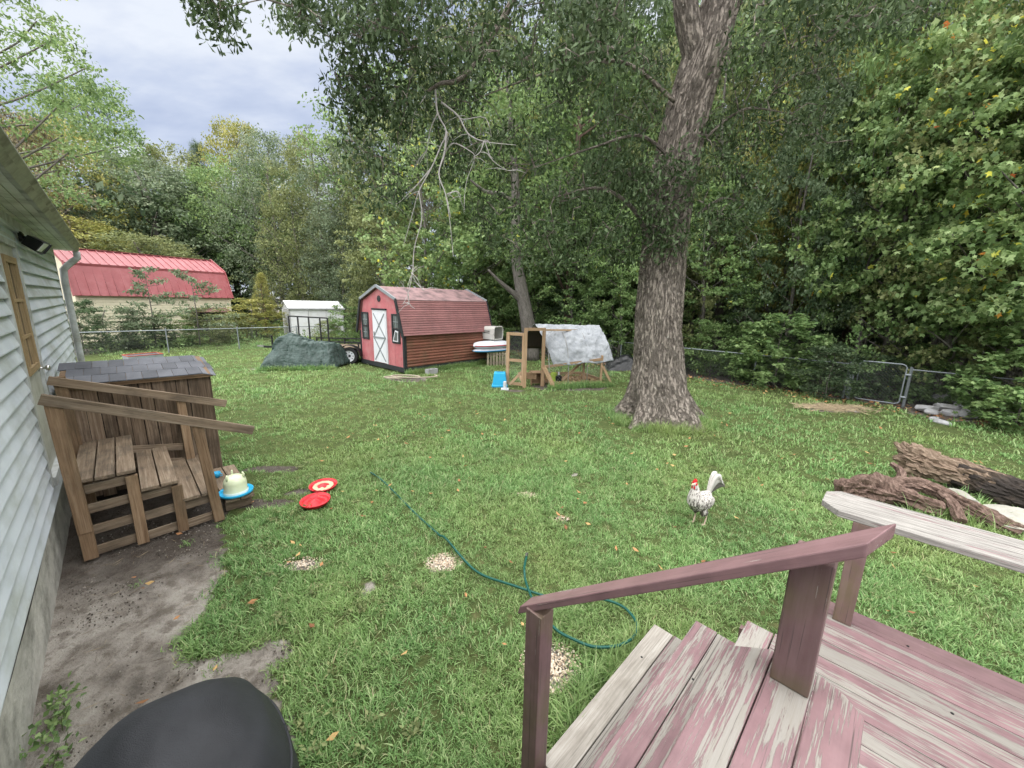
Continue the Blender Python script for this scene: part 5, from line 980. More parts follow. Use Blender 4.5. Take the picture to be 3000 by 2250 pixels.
def leaves(name, C, size, shape, mat, seed, droop=.35, wild=.7, rnd=None, extra=None):
    """one mesh of leaves at points C; faces are triangles"""
    r = np.random.default_rng(seed); tv, tf = LS[shape]; tv = np.array(tv, float); tf = np.array(tf); n_ = len(C); k = len(tv)
    yaw = r.uniform(0, 2*math.pi, n_); pit = -droop+r.normal(0, wild, n_); rol = r.normal(0, wild, n_); s_ = size*r.uniform(.65, 1.3, n_)
    cy_, sy_, cp, sp__, cr_, sr = np.cos(yaw), np.sin(yaw), np.cos(pit), np.sin(pit), np.cos(rol), np.sin(rol)
    x, y, z = tv[:, 0][None]*s_[:, None], tv[:, 1][None]*s_[:, None], tv[:, 2][None]*s_[:, None]
    x, z = x*cr_[:, None]+z*sr[:, None], -x*sr[:, None]+z*cr_[:, None]
    y, z = y*cp[:, None]-z*sp__[:, None], y*sp__[:, None]+z*cp[:, None]
    x, y = x*cy_[:, None]-y*sy_[:, None], x*sy_[:, None]+y*cy_[:, None]
    v = np.stack([x, y, z], -1)+C[:, None, :]
    f = tf[None]+(np.arange(n_)*k)[:, None, None]; rn = r.uniform(0, 1, n_) if rnd is None else rnd
    return npmesh(name, v.reshape(-1, 3), f.reshape(-1, 3), mat, np.repeat(rn, k))
def clump_points(cen, rad, per, seed, flat=.62):
    r = np.random.default_rng(seed); n_ = len(cen); d = r.normal(size=(n_, per, 3)); d /= np.linalg.norm(d, axis=2, keepdims=True); d *= (r.uniform(0, 1, (n_, per, 1))**.45)
    d[..., 2] *= flat; rad = np.asarray(rad).reshape(-1, 1, 1)*np.ones((n_, 1, 1)); return (cen[:, None]+d*rad).reshape(-1, 3)
G1 = [(0, (.035, .062, .024)), (.5, (.065, .108, .040)), (.86, (.105, .150, .062)), (.985, (.14, .18, .08)), (1, (.40, .25, .05))]
def ramped(lo, mid, hi, last=None, k=.99): return [(0, lo), (.5, mid), (.9, hi), (k, hi), (1, last or hi)]
LM = dict(green=leafmat('leaf_green', ramped((0.085, 0.149, 0.053), (0.158, 0.254, 0.091), (0.264, 0.369, 0.151), (0.620, 0.620, 0.121), .992)),
          grey=leafmat('leaf_grey_green', ramped((0.095, 0.135, 0.078), (0.155, 0.209, 0.119), (0.257, 0.304, 0.196))),
          olive=leafmat('leaf_olive', ramped((0.101, 0.128, 0.049), (0.176, 0.209, 0.084), (0.284, 0.317, 0.142))),
          yellow=leafmat('leaf_yellow_green', ramped((0.155, 0.176, 0.046), (0.263, 0.284, 0.081), (0.405, 0.385, 0.128))),
          brown=leafmat('leaf_brownish', ramped((0.115, 0.108, 0.061), (0.203, 0.182, 0.108), (0.297, 0.257, 0.162), (0.405, 0.216, 0.095), .96)),
          dark=leafmat('leaf_dark', ramped((0.038, 0.068, 0.032), (0.073, 0.116, 0.055), (0.138, 0.186, 0.106))),
          oak=leafmat('leaf_oak', ramped((0.029, 0.052, 0.021), (0.053, 0.084, 0.034), (0.127, 0.177, 0.091)), rough=.5, trans=.25, pv=.2, spec=.12),
          poplar=leafmat('leaf_poplar', [(0, (0.099, 0.164, 0.061)), (.45, (0.187, 0.286, 0.109)), (.85, (0.318, 0.427, 0.184)), (.955, (0.418, 0.526, 0.259)), (.965, (0.620, 0.620, 0.109)), (.99, (0.620, 0.592, 0.075)), (1, (0.620, 0.176, 0.065))], trans=.35),
          pine=leafmat('leaf_pine', ramped((0.047, 0.084, 0.041), (0.084, 0.135, 0.065), (0.135, 0.196, 0.097)), rough=.6))
trunk_m = barkmat('grey_bark', (.05, .045, .04), (.13, .12, .105), (.24, .225, .205), sc_=(6, 22, 22)); pinebark = barkmat('pine_bark', (.055, .035, .028), (.13, .09, .072), (.22, .165, .14), sc_=(6, 18, 18))
def woody(limbs, name, mat, ns=7):
    mb = MB()
    for pts, rad in limbs: mb.tube(pts, rad, ns)
    me = bpy.data.meshes.new(name); me.from_pydata([tuple(q) for q in mb.v], [], mb.f); a = me.attributes.new('lc', 'FLOAT_VECTOR', 'POINT'); a.data.foreach_set('vector', np.array(mb.lc, np.float32).ravel()); me.materials.append(mat)
    me.polygons.foreach_set('use_smooth', [True]*len(me.polygons)); return me
def proto(name, seed, prof, ncl, per, crad, lsize, shape, mat, z0=.12, tr=.22, flat=.62, nlimb=16, droop=.35, inner=.2, tmat=None):
    """tree of unit size: 10 m tall, crown radius 1 of 3 m; returns (trunk mesh, crown mesh)"""
    r = np.random.default_rng(seed); cen = []
    while len(cen) < ncl:
        z = r.uniform(z0, 1.0); a = r.uniform(0, 2*math.pi); R_ = prof(z)*(.72+.5*float(fbm(a*1.3+3, z*5+seed, seed))+.12*math.sin(3*a+seed+7*z))
        q = math.sqrt(r.uniform(inner, 1)); cen.append((R_*3*q*math.cos(a), R_*3*q*math.sin(a), z*10))
    cen = np.array(cen); rad = crad*r.uniform(.6, 1.35, ncl); C = clump_points(cen, rad, per, seed+1, flat)
    rn = np.clip(np.repeat(r.uniform(.15, .85, ncl), per)+r.normal(0, .22, len(C)), 0, .94); w_ = r.uniform(0, 1, len(C)); rn = np.where(w_ > .955, r.uniform(.94, 1, len(C)), rn)
    cm_ = leaves(name+'_crown', C, lsize, shape, mat, seed+2, droop, rnd=rn)
    sw_ = r.normal(0, .12, (6, 2)); sp_z = np.linspace(0, 1, 6); spine = [V3((sw_[i][0]*i*.35, sw_[i][1]*i*.35, 9.4*sp_z[i])) for i in range(6)]
    limbs = [(spline(spine, 4), list(np.interp(np.linspace(0, 1, 21), [0, .05, .5, 1], [tr*1.35, tr, tr*.62, .03])))]
    for i in r.choice(ncl, nlimb, replace=False):
        e_ = cen[i]; zb = max(.6, e_[2]-np.hypot(e_[0], e_[1])*r.uniform(.45, .9)); zb = min(zb, 9); b0 = np.array([np.interp(zb, [p_[2] for p_ in spine], [p_[0] for p_ in spine]), np.interp(zb, [p_[2] for p_ in spine], [p_[1] for p_ in spine]), zb]); m_ = (b0+e_)/2+(r.normal(0, .15), r.normal(0, .15), -.1); rr = tr*.42*(1-zb/13)
        limbs.append((spline([b0, m_, e_], 3), list(np.linspace(rr, .012, 7))))
    return woody(limbs, name+'_trunk', tmat or trunk_m), cm_
def P_broad(z): return .18+.95*math.sin(math.pi*min(1, max(0, (z-.05)/.98)))**.65*(1-.18*z)
def P_tall(z): return .15+.75*math.sin(math.pi*min(1, max(0, z*.96)))**.5
def P_cone(z): return 1.05*(1-z)**.75+.06
def P_edge(z): return .75+.35*math.sin(math.pi*z)-.75*max(0, z-.6)**1.2*1.8
def P_umb(z): return (.05 if z < .35 else .3+1.0*math.sin(math.pi*min(1, (z-.3)/.74))**.6)
PR = {}
PR['broad'] = [proto('broad_tree%d' % i, 100+i, P_broad, 420, 44, .52, .155, 'oval', LM['green'], z0=.16) for i in range(2)]
PR['tall'] = [proto('tall_tree%d' % i, 120+i, P_tall, 400, 44, .50, .155, 'oval', LM['green'], z0=.20) for i in range(2)]
PR['wisp'] = [proto('wispy_tree', 140, P_broad, 520, 40, .40, .125, 'oval', LM['grey'], z0=.10, nlimb=30, flat=.9, tr=.14)]
PR['edge'] = [proto('edge_tree%d' % i, 160+i, P_edge, 330, 44, .42, .135, 'star', LM['green'], z0=.09, tr=.12, flat=.45) for i in range(2)]
PR['poplar'] = [proto('poplar_tree', 180, P_broad, 250, 36, .52, .165, 'star', LM['poplar'], z0=.24, tr=.13, flat=.5, nlimb=30)]
PR['umb'] = [proto('high_crown_tree', 200, P_umb, 360, 44, .55, .15, 'oval', LM['green'], z0=.34, tr=.2)]
PR['maple'] = [proto('maple', 150, P_umb, 420, 40, .36, .11, 'oval', LM['grey'], z0=.42, nlimb=40, flat=.5, tr=.14)]
PR['pine'] = [proto('pine_tree', 220, lambda z: (.05 if z < .3 else P_cone((z-.3)/.7)*.85), 330, 26, .42, .26, 'needle', LM['pine'], z0=.32, tr=.2, nlimb=40, droop=-.2, tmat=pinebark)]
PR['bush'] = [proto('bush%d' % i, 240+i, lambda z: .35+.75*math.sin(math.pi*min(1, z*.9+.08))**.6, 150, 40, .62, .30, 'oval', LM['green'], z0=.04, tr=.06, nlimb=24) for i in range(2)]
PR['lbush'] = [proto('lobed_bush', 250, lambda z: .35+.75*math.sin(math.pi*min(1, z*.9+.08))**.6, 150, 30, .6, .36, 'star', LM['green'], z0=.04, tr=.06, nlimb=24)]
used = {}
def plant(name, kind, x, y, h, rx, mat, label, cat, group=None, rz=None, leafname='crown', z=0, lean=0):
    i = used.get(kind, 0); used[kind] = i+1; tm, cm_ = PR[kind][i % len(PR[kind])]
    o = thing(name, label, cat, (x, y, z), group); o.rotation_euler = (lean, 0, random.uniform(0, 6.28) if rz is None else rz); o.scale = (rx/3, rx/3, h/10)
    for nm2, me in (('trunk' if cat == 'tree' else 'stem', tm), (leafname, cm_)):
        ob = bpy.data.objects.new(nm2, me); COL.objects.link(ob); ob.parent = o
        if nm2 == leafname: ob.material_slots[0].link = 'OBJECT'; ob.material_slots[0].material = LM[mat]
    return o
def ptree(px, top, Y, wpx, kind, mat, label, name='broadleaf_tree', group=None, base=None):
    p_ = AY(px, 900, Y); h = AY(px, top, Y)[2]; plant(name, kind, p_[0], p_[1], h, wpx/2*Y/F, mat, label, 'tree', group)
MWD = dict(green='green', grey='grey green', olive='olive', yellow='yellow green', dark='dark green', pine='needle leaved', poplar='yellow flecked', brown='brownish')
# ---- left and back treeline
LW = 'treeline beyond the barn'
for a in ((250, 360, 34, 330, 'broad', 'yellow', 'yellow green broadleaf tree rising behind the red roofed barn'), (130, 330, 30, 330, 'broad', 'brown', 'brownish olive broadleaf tree beside the house corner and barn'),
          (350, 235, 43, 300, 'tall', 'green', 'tallest feathery green tree behind the yellow green tree'), (480, 470, 37, 340, 'broad', 'grey', 'grey green spreading tree behind the right end of the barn roof'),
          (450, 690, 30, 330, 'broad', 'olive', 'low bright olive tree just above the barn roof'), (250, 640, 30, 330, 'broad', 'yellow', 'low yellowish tree just above the left end of the barn roof'),
          (640, 425, 52, 150, 'pine', 'dark', 'dark narrow pine on the treeline skyline'), (745, 362, 46, 200, 'tall', 'yellow', 'yellow green rounded tree beside the dark skyline pine'),
          (570, 440, 50, 260, 'tall', 'olive', 'olive tree on the skyline left of the dark pine')):
    ptree(*a[:6], a[6], group=None)
for i, a in enumerate(((830, 395, 37, 280, 'wisp', 'grey'), (960, 400, 34, 280, 'wisp', 'olive'), (1060, 385, 32, 260, 'wisp', 'grey'), (890, 560, 34, 240, 'wisp', 'olive'), (1150, 330, 31, 300, 'wisp', 'olive'), (1010, 600, 32, 220, 'wisp', 'grey'))):
    ptree(*a, 'wispy %s tree behind the white resin shed' % MWD[a[5]], group='wispy trees behind the white shed')
for i, a in enumerate(((700, 520, 44, 260, 'umb', 'green'), (620, 560, 42, 260, 'umb', 'dark'), (780, 480, 40, 280, 'umb', 'green'), (545, 560, 46, 260, 'umb', 'grey'), (1240, 240, 33, 380, 'umb', 'green'), (1390, 120, 30, 400, 'umb', 'olive'), (1500, 180, 36, 400, 'umb', 'green'), (1650, 60, 31, 420, 'umb', 'green'), (1800, 40, 30, 420, 'umb', 'dark'), (880, 480, 46, 300, 'umb', 'dark'))):
    ptree(*a, 'slender trunked %s forest tree with high crown in the back woods' % MWD[a[5]], group='high crowned trees of the back woods', name='forest_tree')
# ---- around and behind the red shed
for a in ((1250, 430, 20.5, 300, 'poplar', 'poplar', 'leafy tree with yellow flecked leaves arching behind the red shed'), (1400, 520, 21.5, 280, 'edge', 'green', 'dense lobed leaf tree between the red shed and grey trunk'), (1130, 560, 22.5, 240, 'edge', 'olive', 'dense olive tree at the back corner of the red shed'),
          (1680, 560, 18.5, 300, 'edge', 'green', 'dense low tree behind the silver tarped run'), (1560, 250, 23, 380, 'broad', 'green', 'broad green tree behind the grey trunked tree'), (1820, 620, 16.8, 240, 'edge', 'green', 'dense low tree by the fence left of the oak trunk')):
    ptree(*a[:6], a[6])
ptree(1662, -120, 19.5, 420, 'pine', 'pine', 'tall pine with bare horizontal lower branches behind the run', name='pine_tree')
gk = thing('grey_trunk_tree', 'thick grey leaning trunk with forked limbs behind the chicken run', 'tree', AY(1560, 1000, 17.2)*[1, 1, 0]); b0 = AY(1560, 1000, 17.2); b0[2] = 0
mb = MB()
for pts, rad in (([b0, AY(1545, 940, 17.2), AY(1528, 850, 17.2), AY(1510, 730, 17.3), AY(1512, 600, 17.6), AY(1500, 400, 18), AY(1480, 150, 18)], [.36, .30, .27, .22, .19, .14, .06]), ([AY(1535, 890, 17.2), AY(1505, 860, 17.0), AY(1470, 830, 16.8), AY(1430, 790, 16.6)], [.15, .12, .08, .04]), ([AY(1512, 600, 17.6), AY(1470, 570, 17.2), AY(1420, 560, 16.9), AY(1370, 520, 16.5)], [.12, .1, .07, .03])): mb.tube(spline(pts, 5), list(np.interp(np.linspace(0, 1, 5*(len(pts)-1)+1), np.linspace(0, 1, len(rad)), rad)), 12)
mb.build('trunk', trunk_m, gk, smooth=True)
gc = np.array([AY(random.uniform(1330, 1720), random.uniform(150, 760), random.uniform(15.8, 18.8)) for _ in range(150)]); gcm = leaves('crown', clump_points(gc, .55, 46, 5)-V3(gk.location), .14, 'star', LM['green'], 9); link('crown', gcm, gk)
# ---- woods behind the right fence
WG = 'edge trees along the right fence'
rr = np.random.default_rng(5)
for i, t_ in enumerate(np.arange(-7.5, 22, 2.15)):
    s_ = 15.7+rr.uniform(-.1, .9); p_ = ST(s_, t_+rr.uniform(-.6, .6)); plant('edge_tree', 'edge', p_[0], p_[1], rr.uniform(6, 9.5), rr.uniform(1.7, 2.3), ('green', 'dark', 'green', 'olive')[i % 4], 'leafy %s edge tree of the woods close behind the right chain link fence' % MWD[('green', 'dark', 'green', 'olive')[i % 4]], 'tree', WG)
for i, t_ in enumerate(np.arange(-10, 22, 2.7)):
    s_ = 18.6+rr.uniform(-.8, .8); p_ = ST(s_, t_+rr.uniform(-.8, .8)); plant('forest_tree', ('umb', 'tall', 'broad')[i % 3], p_[0], p_[1], rr.uniform(12, 16), rr.uniform(2.3, 3.0), ('green', 'yellow', 'green', 'olive')[i % 4], 'mid height %s forest tree in the second row of the right woods' % MWD[('green', 'yellow', 'green', 'olive')[i % 4]], 'tree', 'second row trees of the right woods')
for i, t_ in enumerate(np.arange(-14, 22, 3.1)):
    s_ = 22.8+rr.uniform(-1, 1); p_ = ST(s_, t_+rr.uniform(-1, 1)); plant('forest_tree', ('umb', 'tall', 'pine')[i % 3], p_[0], p_[1], rr.uniform(16, 21), rr.uniform(2.8, 3.5), ('green', 'dark', 'pine', 'olive')[i % 4], 'tall %s forest tree deep in the right woods' % MWD[('green', 'dark', 'pine', 'olive')[i % 4]], 'tree', 'tall trees deep in the right woods')
for i, t_ in enumerate(np.arange(-14, 14, 3.6)):
    s_ = 28+rr.uniform(-1, 1); p_ = ST(s_, t_); plant('forest_tree', ('umb', 'tall')[i % 2], p_[0], p_[1], rr.uniform(18, 23), rr.uniform(3, 3.8), ('dark', 'green')[i % 2], 'farthest tall %s tree closing the right woods' % MWD[('dark', 'green')[i % 2]], 'tree', 'farthest trees of the right woods')
for (px, py, Y_, h, rx, lab) in ((2760, 1150, 9.7, 8.5, 2.35, 'tulip poplar with yellow and orange flecked leaves over the rubble pile'), (2960, 1150, 8.6, 8.0, 2.2, 'tulip poplar leaning over the fence beyond the charred log'), (2560, 1150, 11.2, 9.5, 2.4, 'tulip poplar with large lobed leaves behind the gate'), (3150, 1150, 7.6, 10, 2.6, 'tulip poplar overhanging the yard beyond the far deck rail')):
    p_ = AY(px, py, Y_); plant('tulip_poplar', 'poplar', p_[0]+.75, p_[1]+.75, h, rx, 'poplar', lab, 'tree')
ptree(2640, 60, 16, 380, 'tall', 'yellow', 'tall pale yellow green tree behind the tulip poplars'); ptree(2330, 260, 17.5, 330, 'tall', 'yellow', 'light green tree right of the oak trunk in the woods')
# near maple beyond the house end
plant('maple_tree', 'maple', -20.6, 15.2, 14.5, 4.6, 'green', 'fine leaved maple with drooping branches beyond the house end', 'tree')
# ---- shrubs
for (px, py, Y_, h, rx, kind, mat, lab) in ((2270, 1120, 12.2, 2.3, 1.0, 'lbush', 'green', 'dense green lobed leaf shrub against the fence right of the oak'), (2200, 1110, 13.2, 2.0, .9, 'lbush', 'green', 'green shrub against the fence behind the oak trunk'), (2420, 1150, 11.0, 1.5, .8, 'bush', 'dark', 'dark shrub swallowing the fence left of the gate'),
        (2700, 1170, 10.6, 1.6, .65, 'lbush', 'green', 'green shrub hanging over the fence right of the gate'), (2955, 1200, 9.0, 1.5, .65, 'bush', 'olive', 'olive shrub at the fence beyond the rubble pile'), (2990, 1180, 8.3, 2.2, 1.0, 'lbush', 'green', 'broad leaved shrub at the fence beyond the charred log'), (2080, 1090, 14.3, 1.9, .8, 'bush', 'green', 'small green shrub on the fence beside the oak trunk'),
        (330, 1040, 17.8, 1.9, 1.5, 'bush', 'grey', 'grey green shrub thicket before the left half of the barn'), (430, 1040, 18.6, 1.5, 1.1, 'bush', 'dark', 'dark low shrub behind the left fence post'), (620, 1035, 20.5, 1.9, 1.2, 'bush', 'olive', 'scrubby olive shrub under the barn awning'), (250, 1045, 16.5, 2.2, .9, 'bush', 'pine', 'soft dark green bush beside the house downspout'),
        (755, 1020, 24.5, 2.4, 1.5, 'bush', 'yellow', 'bright yellow green bush left of the white resin shed'), (700, 1030, 22.8, 1.5, 1.1, 'bush', 'olive', 'olive scrub along the fence left of the trailer'), (1022, 1010, 21.5, 2.2, 1.0, 'bush', 'green', 'leafy green weed clump between white shed and red shed'), (965, 1010, 21.5, 1.3, .7, 'bush', 'olive', 'low weeds before the white resin shed'), (520, 1035, 19.5, 1.6, 1.1, 'bush', 'green', 'green shrub at the fence between the two saplings'),
        (1940, 1070, 15.6, 1.7, .9, 'bush', 'green', 'green shrub just left behind the oak trunk'), (2530, 1165, 11.2, 1.3, .7, 'bush', 'dark', 'dark shrub behind the chain link gate')):
    p_ = AY(px, py, Y_); plant('shrub', kind, p_[0], p_[1], h, rx, mat, lab, 'shrub', leafname='foliage')
for (px, top, Y_, w_, lab) in ((462, 795, 18.6, 150, 'spindly sapling before the left part of the barn roof'), (590, 805, 19.4, 190, 'spindly sapling with tiered branches before the barn awning')):
    p_ = AY(px, 1036, Y_); zt = AY(px, top, Y_)[2]; o = thing('sapling', lab, 'sapling', (p_[0], p_[1], 0)); L_ = []; cc = []
    q0 = np.array([0, 0, 0]); L_.append(([(0, 0, 0), (.05, 0, zt*.5), (0, 0, zt)], [.035, .025, .008]))
    for k in range(15):
        z = zt*(.3+.7*k/14); R_ = w_/2*Y_/F*(1.15-.75*(k/14)); a = random.uniform(0, 6.28); e_ = np.array([R_*math.cos(a), R_*math.sin(a), z+.12]); L_.append(([(0, 0, z-.15), e_*.6+(0, 0, z*.35), e_], [.012, .008, .004]))
        for f_ in np.linspace(.25, 1, 5): cc.append(np.array([0, 0, z])*(1-f_)+e_*f_+(0, 0, .05))
    link('stem', woody(L_, 'sapling_stem', trunk_m, 5), o); link('foliage', leaves('foliage', clump_points(np.array(cc), .19, 15, 3+px, .5), .15, 'oval', LM['grey'], px), o)
ps = AY(785, 1010, 25); plant('young_pine', 'pine', ps[0], ps[1], 3.9, 1.0, 'yellow', 'young bright green pine behind the white resin shed', 'tree')
# ---- undergrowth and far wood
ug = []
for _ in range(900):
    s_ = rr.uniform(14.7, 24); t_ = rr.uniform(-9, 24); ug.append(ST(s_, t_, rr.uniform(.05, .5)))
for _ in range(500):
    t_ = rr.uniform(23.4, 40); s_ = rr.uniform(-6, 26); ug.append(ST(s_, t_, rr.uniform(.05, .55)))
uo = link('undergrowth', leaves('undergrowth', clump_points(np.array(ug), .6, 26, 77), .16, 'oval', LM['green'], 78)); tag(uo, 'leafy undergrowth on the floor of the woods', 'undergrowth', kind='stuff')
fw_ = []
for _ in range(1500):
    a = rr.uniform(-.1, 1.25); R_ = rr.uniform(31, 42); fw_.append((R_*math.sin(a), R_*math.cos(a), rr.uniform(0, 7)))
for _ in range(2600):
    a = rr.uniform(-1.15, 1.2); R_ = rr.uniform(46, 62) if a < .1 else rr.uniform(38, 52); fw_.append((R_*math.sin(a), R_*math.cos(a), rr.uniform(0, 1)**.8*(11 if a < -.25 else 17)))
fo = link('far_woodland', leaves('far_woodland', clump_points(np.array(fw_), 1.7, 16, 87), .75, 'oval', LM['dark'], 88)); tag(fo, 'dark mass of far woodland closing the background', 'woodland', kind='stuff')
# ================================================================== the big oak
oak = thing('oak_tree', 'massive oak with furrowed grey trunk standing in the lawn', 'tree', (3.33, 8.54, 0))
oakb, n, l, b = new_mat('oak_bark'); _set(b, .95, .1); v = attr(n, 'lc'); p = pos(n)
g = noise(n, l, mapv(n, l, v, (6.5, 17, 17)), 1.0, 7, .62); f = noise(n, l, p, 38, 5, .7)
c = ramp(n, l, g, [(.28, (.065, .055, .046)), (.42, (.20, .172, .145)), (.58, (.36, .315, .27))]); c = mix(n, l, .25, c, ramp(n, l, f, [(.3, (.06, .05, .04)), (.7, (.34, .30, .26))]))
g3 = noise(n, l, mapv(n, l, v, (4.2, 16, 16)), 1.0, 5, .6); fis = mth(n, l, 'ABSOLUTE', mth(n, l, 'SUBTRACT', g3, .5)); fm = ramp(n, l, fis, [(.0, (1, 1, 1)), (.035, (0, 0, 0))]); c = mix(n, l, mth(n, l, 'MULTIPLY', fm, .35), c, (.04, .033, .028))
lich = noise(n, l, p, 17, 2, .5); c = mix(n, l, mth(n, l, 'MULTIPLY', ramp(n, l, lich, [(.69, (0, 0, 0)), (.73, (1, 1, 1))]), .6), c, (.46, .45, .40))
l.new(c, b.inputs['Base Color']); bump(n, l, b, mth(n, l, 'ADD', mix(n, l, .25, g, f), mth(n, l, 'MULTIPLY', ramp(n, l, fis, [(.0, (0, 0, 0)), (.07, (1, 1, 1))]), .8)), 1.0, .06)
SPN = [(3.33, 8.54, -.15), (3.30, 8.54, .35), (3.20, 8.54, 1.2), (3.10, 8.52, 2.46), (3.08, 8.50, 4.0), (3.14, 8.50, 5.2), (3.30, 8.50, 6.3), (3.52, 8.50, 7.3), (3.85, 8.55, 8.6), (4.3, 8.6, 10.5), (4.7, 8.7, 13.5)]
RAD = [1.02, .74, .55, .49, .45, .45, .425, .40, .34, .26, .10]
sp2 = spline(SPN, 16); ra2 = np.interp(np.linspace(0, 1, len(sp2)), np.linspace(0, 1, len(RAD)), RAD); NA = 84; vs = []; lc = []; L_ = 0
for i, p_ in enumerate(sp2):
    L_ += 0 if i == 0 else np.linalg.norm(p_-sp2[i-1])
    for j in range(NA):
        a = 2*math.pi*j/NA; fl_ = max(0, 1-p_[2]/1.1)**2; k = 1+fl_*(.28*math.sin(5*a+.6)+.16*math.sin(8*a+2)+.10*math.sin(3*a))
        rid = abs(float(fbm(a*5.2, p_[2]*.85, 90))-.5)*2; k2 = -.075*(1-rid)**4+.030*(float(fbm(a*9, p_[2]*2.5, 93))-.5)
        vs.append(p_+np.array([math.cos(a), math.sin(a), 0])*(ra2[i]*k+k2)); lc.append((L_, math.cos(a)*ra2[i]*1.0, math.sin(a)*ra2[i]*1.0))
mb = MB(); mb.add(vs, [(i*NA+j, i*NA+(j+1) % NA, (i+1)*NA+(j+1) % NA, (i+1)*NA+j) for i in range(len(sp2)-1) for j in range(NA)], lc); mb.build('trunk', oakb, oak, smooth=True)
OL = [([(3.45, 8.5, 6.7), (3.05, 8.35, 7.6), (2.55, 8.1, 8.7), (1.6, 7.6, 10.2), (.2, 7.0, 11.5)], [.30, .26, .22, .15, .05]),
      ([(2.7, 8.2, 8.4), (1.4, 7.6, 8.4), (.2, 7.2, 8.0), (-1.0, 6.9, 7.4), (-2.2, 6.7, 6.4)], [.15, .12, .09, .06, .025]),
      ([(3.7, 8.5, 7.7), (4.6, 8.0, 8.7), (5.8, 7.5, 9.3), (7.3, 7.0, 9.4)], [.2, .16, .11, .04]), ([(3.2, 8.2, 8.0), (2.6, 6.8, 9.2), (1.6, 5.4, 9.6), (.4, 4.4, 9.3)], [.17, .13, .09, .03]),
      ([(2.75, 8.25, 3.45), (2.35, 8.1, 4.2), (1.6, 7.9, 4.6), (.7, 7.8, 4.4)], [.07, .05, .035, .012]), ([(2.85, 8.2, 5.3), (2.2, 7.9, 5.5), (1.3, 7.7, 5.2), (.2, 7.6, 4.8)], [.07, .05, .035, .012]), ([(2.9, 8.2, 6.2), (1.8, 7.8, 6.6), (.6, 7.5, 6.3), (-.6, 7.3, 5.8)], [.08, .06, .04, .012]),
      ([(3.5, 8.15, 4.2), (3.9, 8.0, 4.5), (4.3, 7.95, 4.4)], [.05, .03, .01]), ([(3.55, 8.2, 5.6), (4.1, 8.0, 6.0), (4.9, 7.9, 5.9)], [.06, .04, .012]), ([(.2, 7.2, 8.0), (-.6, 6.7, 8.4), (-1.8, 6.0, 8.6), (-3.0, 5.6, 8.2)], [.07, .05, .035, .012]), ([(4.5, 8.6, 11.5), (5.8, 9.2, 13), (7, 10, 14)], [.2, .12, .04]), ([(3.8, 8.6, 9), (3.4, 10, 11), (2.8, 11.5, 12.5)], [.2, .13, .04])]
for oi_, (pts, rad) in enumerate(OL):
    rad = [q*(.5 if oi_ in (1, 5, 6, 8, 9) else .8) for q in rad]; mb = MB(); s2 = spline(pts, 6); rough_tube(mb, pts, rad, 26, .06, seed=len(pts)+rad[0]*10); mb.build('limb', oakb, oak, smooth=True)
oc = []
def reg(n_, x0, x1, y0, y1, d0, d1, fn=None):
    k = 0
    while k < n_:
        px, py = random.uniform(x0, x1), random.uniform(y0, y1)
        if fn and not fn(px, py): continue
        oc.append((AY(px, py, random.uniform(d0, d1)), .30)); k += 1
reg(120, 960, 1230, -60, 640, 6.3, 7.6, lambda x, y: x > np.interp(y, [0, 100, 200, 400, 520, 640], [985, 1010, 975, 1000, 1040, 1100]) and x < np.interp(y, [0, 200, 400, 640], [1230, 1230, 1200, 1170]))
reg(480, 790, 2750, -160, 190, 5.6, 10, lambda x, y: not (1870 < x < 2190 and y > -110) and y < np.interp(x, [790, 900, 1000, 1400, 1900, 2300, 2750], [70, 80, 120, 190, 190, 190, 40]))
reg(16, 545, 665, -40, 105, 5.8, 6.4, lambda x, y: y < np.interp(x, [545, 600, 640, 665], [-10, 30, 100, 60]))
reg(210, 1200, 1960, 130, 520, 7.2, 10.2, lambda x, y: fbm(x/130., y/110., 4) > .42)
reg(150, 1380, 1960, 480, 790, 7.5, 9.2, lambda x, y: y > np.interp(x, [1380, 1700, 1960], [560, 500, 480]) and y < np.interp(x, [1380, 1600, 1960], [720, 790, 760]))
reg(70, 1870, 2240, 450, 740, 7.5, 8.0, lambda x, y: fbm(x/60., y/60., 6) > .45)
reg(90, 2040, 2500, 120, 460, 7.5, 10.5, lambda x, y: fbm(x/110., y/90., 14) > .47)
OC = np.array([a for a, _ in oc]); R_ = np.random.default_rng(3); up = R_.normal(size=(420, 3)); up /= np.linalg.norm(up, axis=1, keepdims=True); up = up*(R_.uniform(.35, 1, (420, 1))**.5)*[7.2, 6.8, 5.2]+[3.4, 8.6, 13.0]; up = up[up[:, 2] > 10.0]  # upper crown, mostly out of view, added for its shading
ol = V3(oak.location)
pts1 = clump_points(OC, .36, 40, 21, .75); pts2 = clump_points(up, .8, 26, 22)
link('foliage', leaves('foliage', pts1-ol, .118, 'spat', LM['oak'], 23, droop=.45, wild=.95), oak); link('crown', leaves('crown', pts2-ol, .22, 'spat', LM['oak'], 24, droop=.5), oak)
tw = MB(); limbpts = np.concatenate([np.array(spline(p_, 6)) for p_, _ in OL])
dl_ = np.array([np.min(np.linalg.norm(limbpts-c_, axis=1)) for c_ in OC]); node = limbpts.copy()
for i in np.argsort(dl_):
    c_ = OC[i]; d = np.linalg.norm(node-c_, axis=1); j = int(np.argmin(d)); m_ = (node[j]+c_)/2+np.array([random.gauss(0, .07), random.gauss(0, .07), random.uniform(.0, .16)])
    if d[j] < 2.2: tw.tube([node[j], m_, c_], [.013, .009, .005], 4, cap=False)
    node = np.vstack([node, c_[None]])
to = tw.build('twigs', oakb, oak); to['kind'] = 'stuff'
dead_m = mk('bleached_dead_wood', (.40, .375, .36), .9, var=.2)
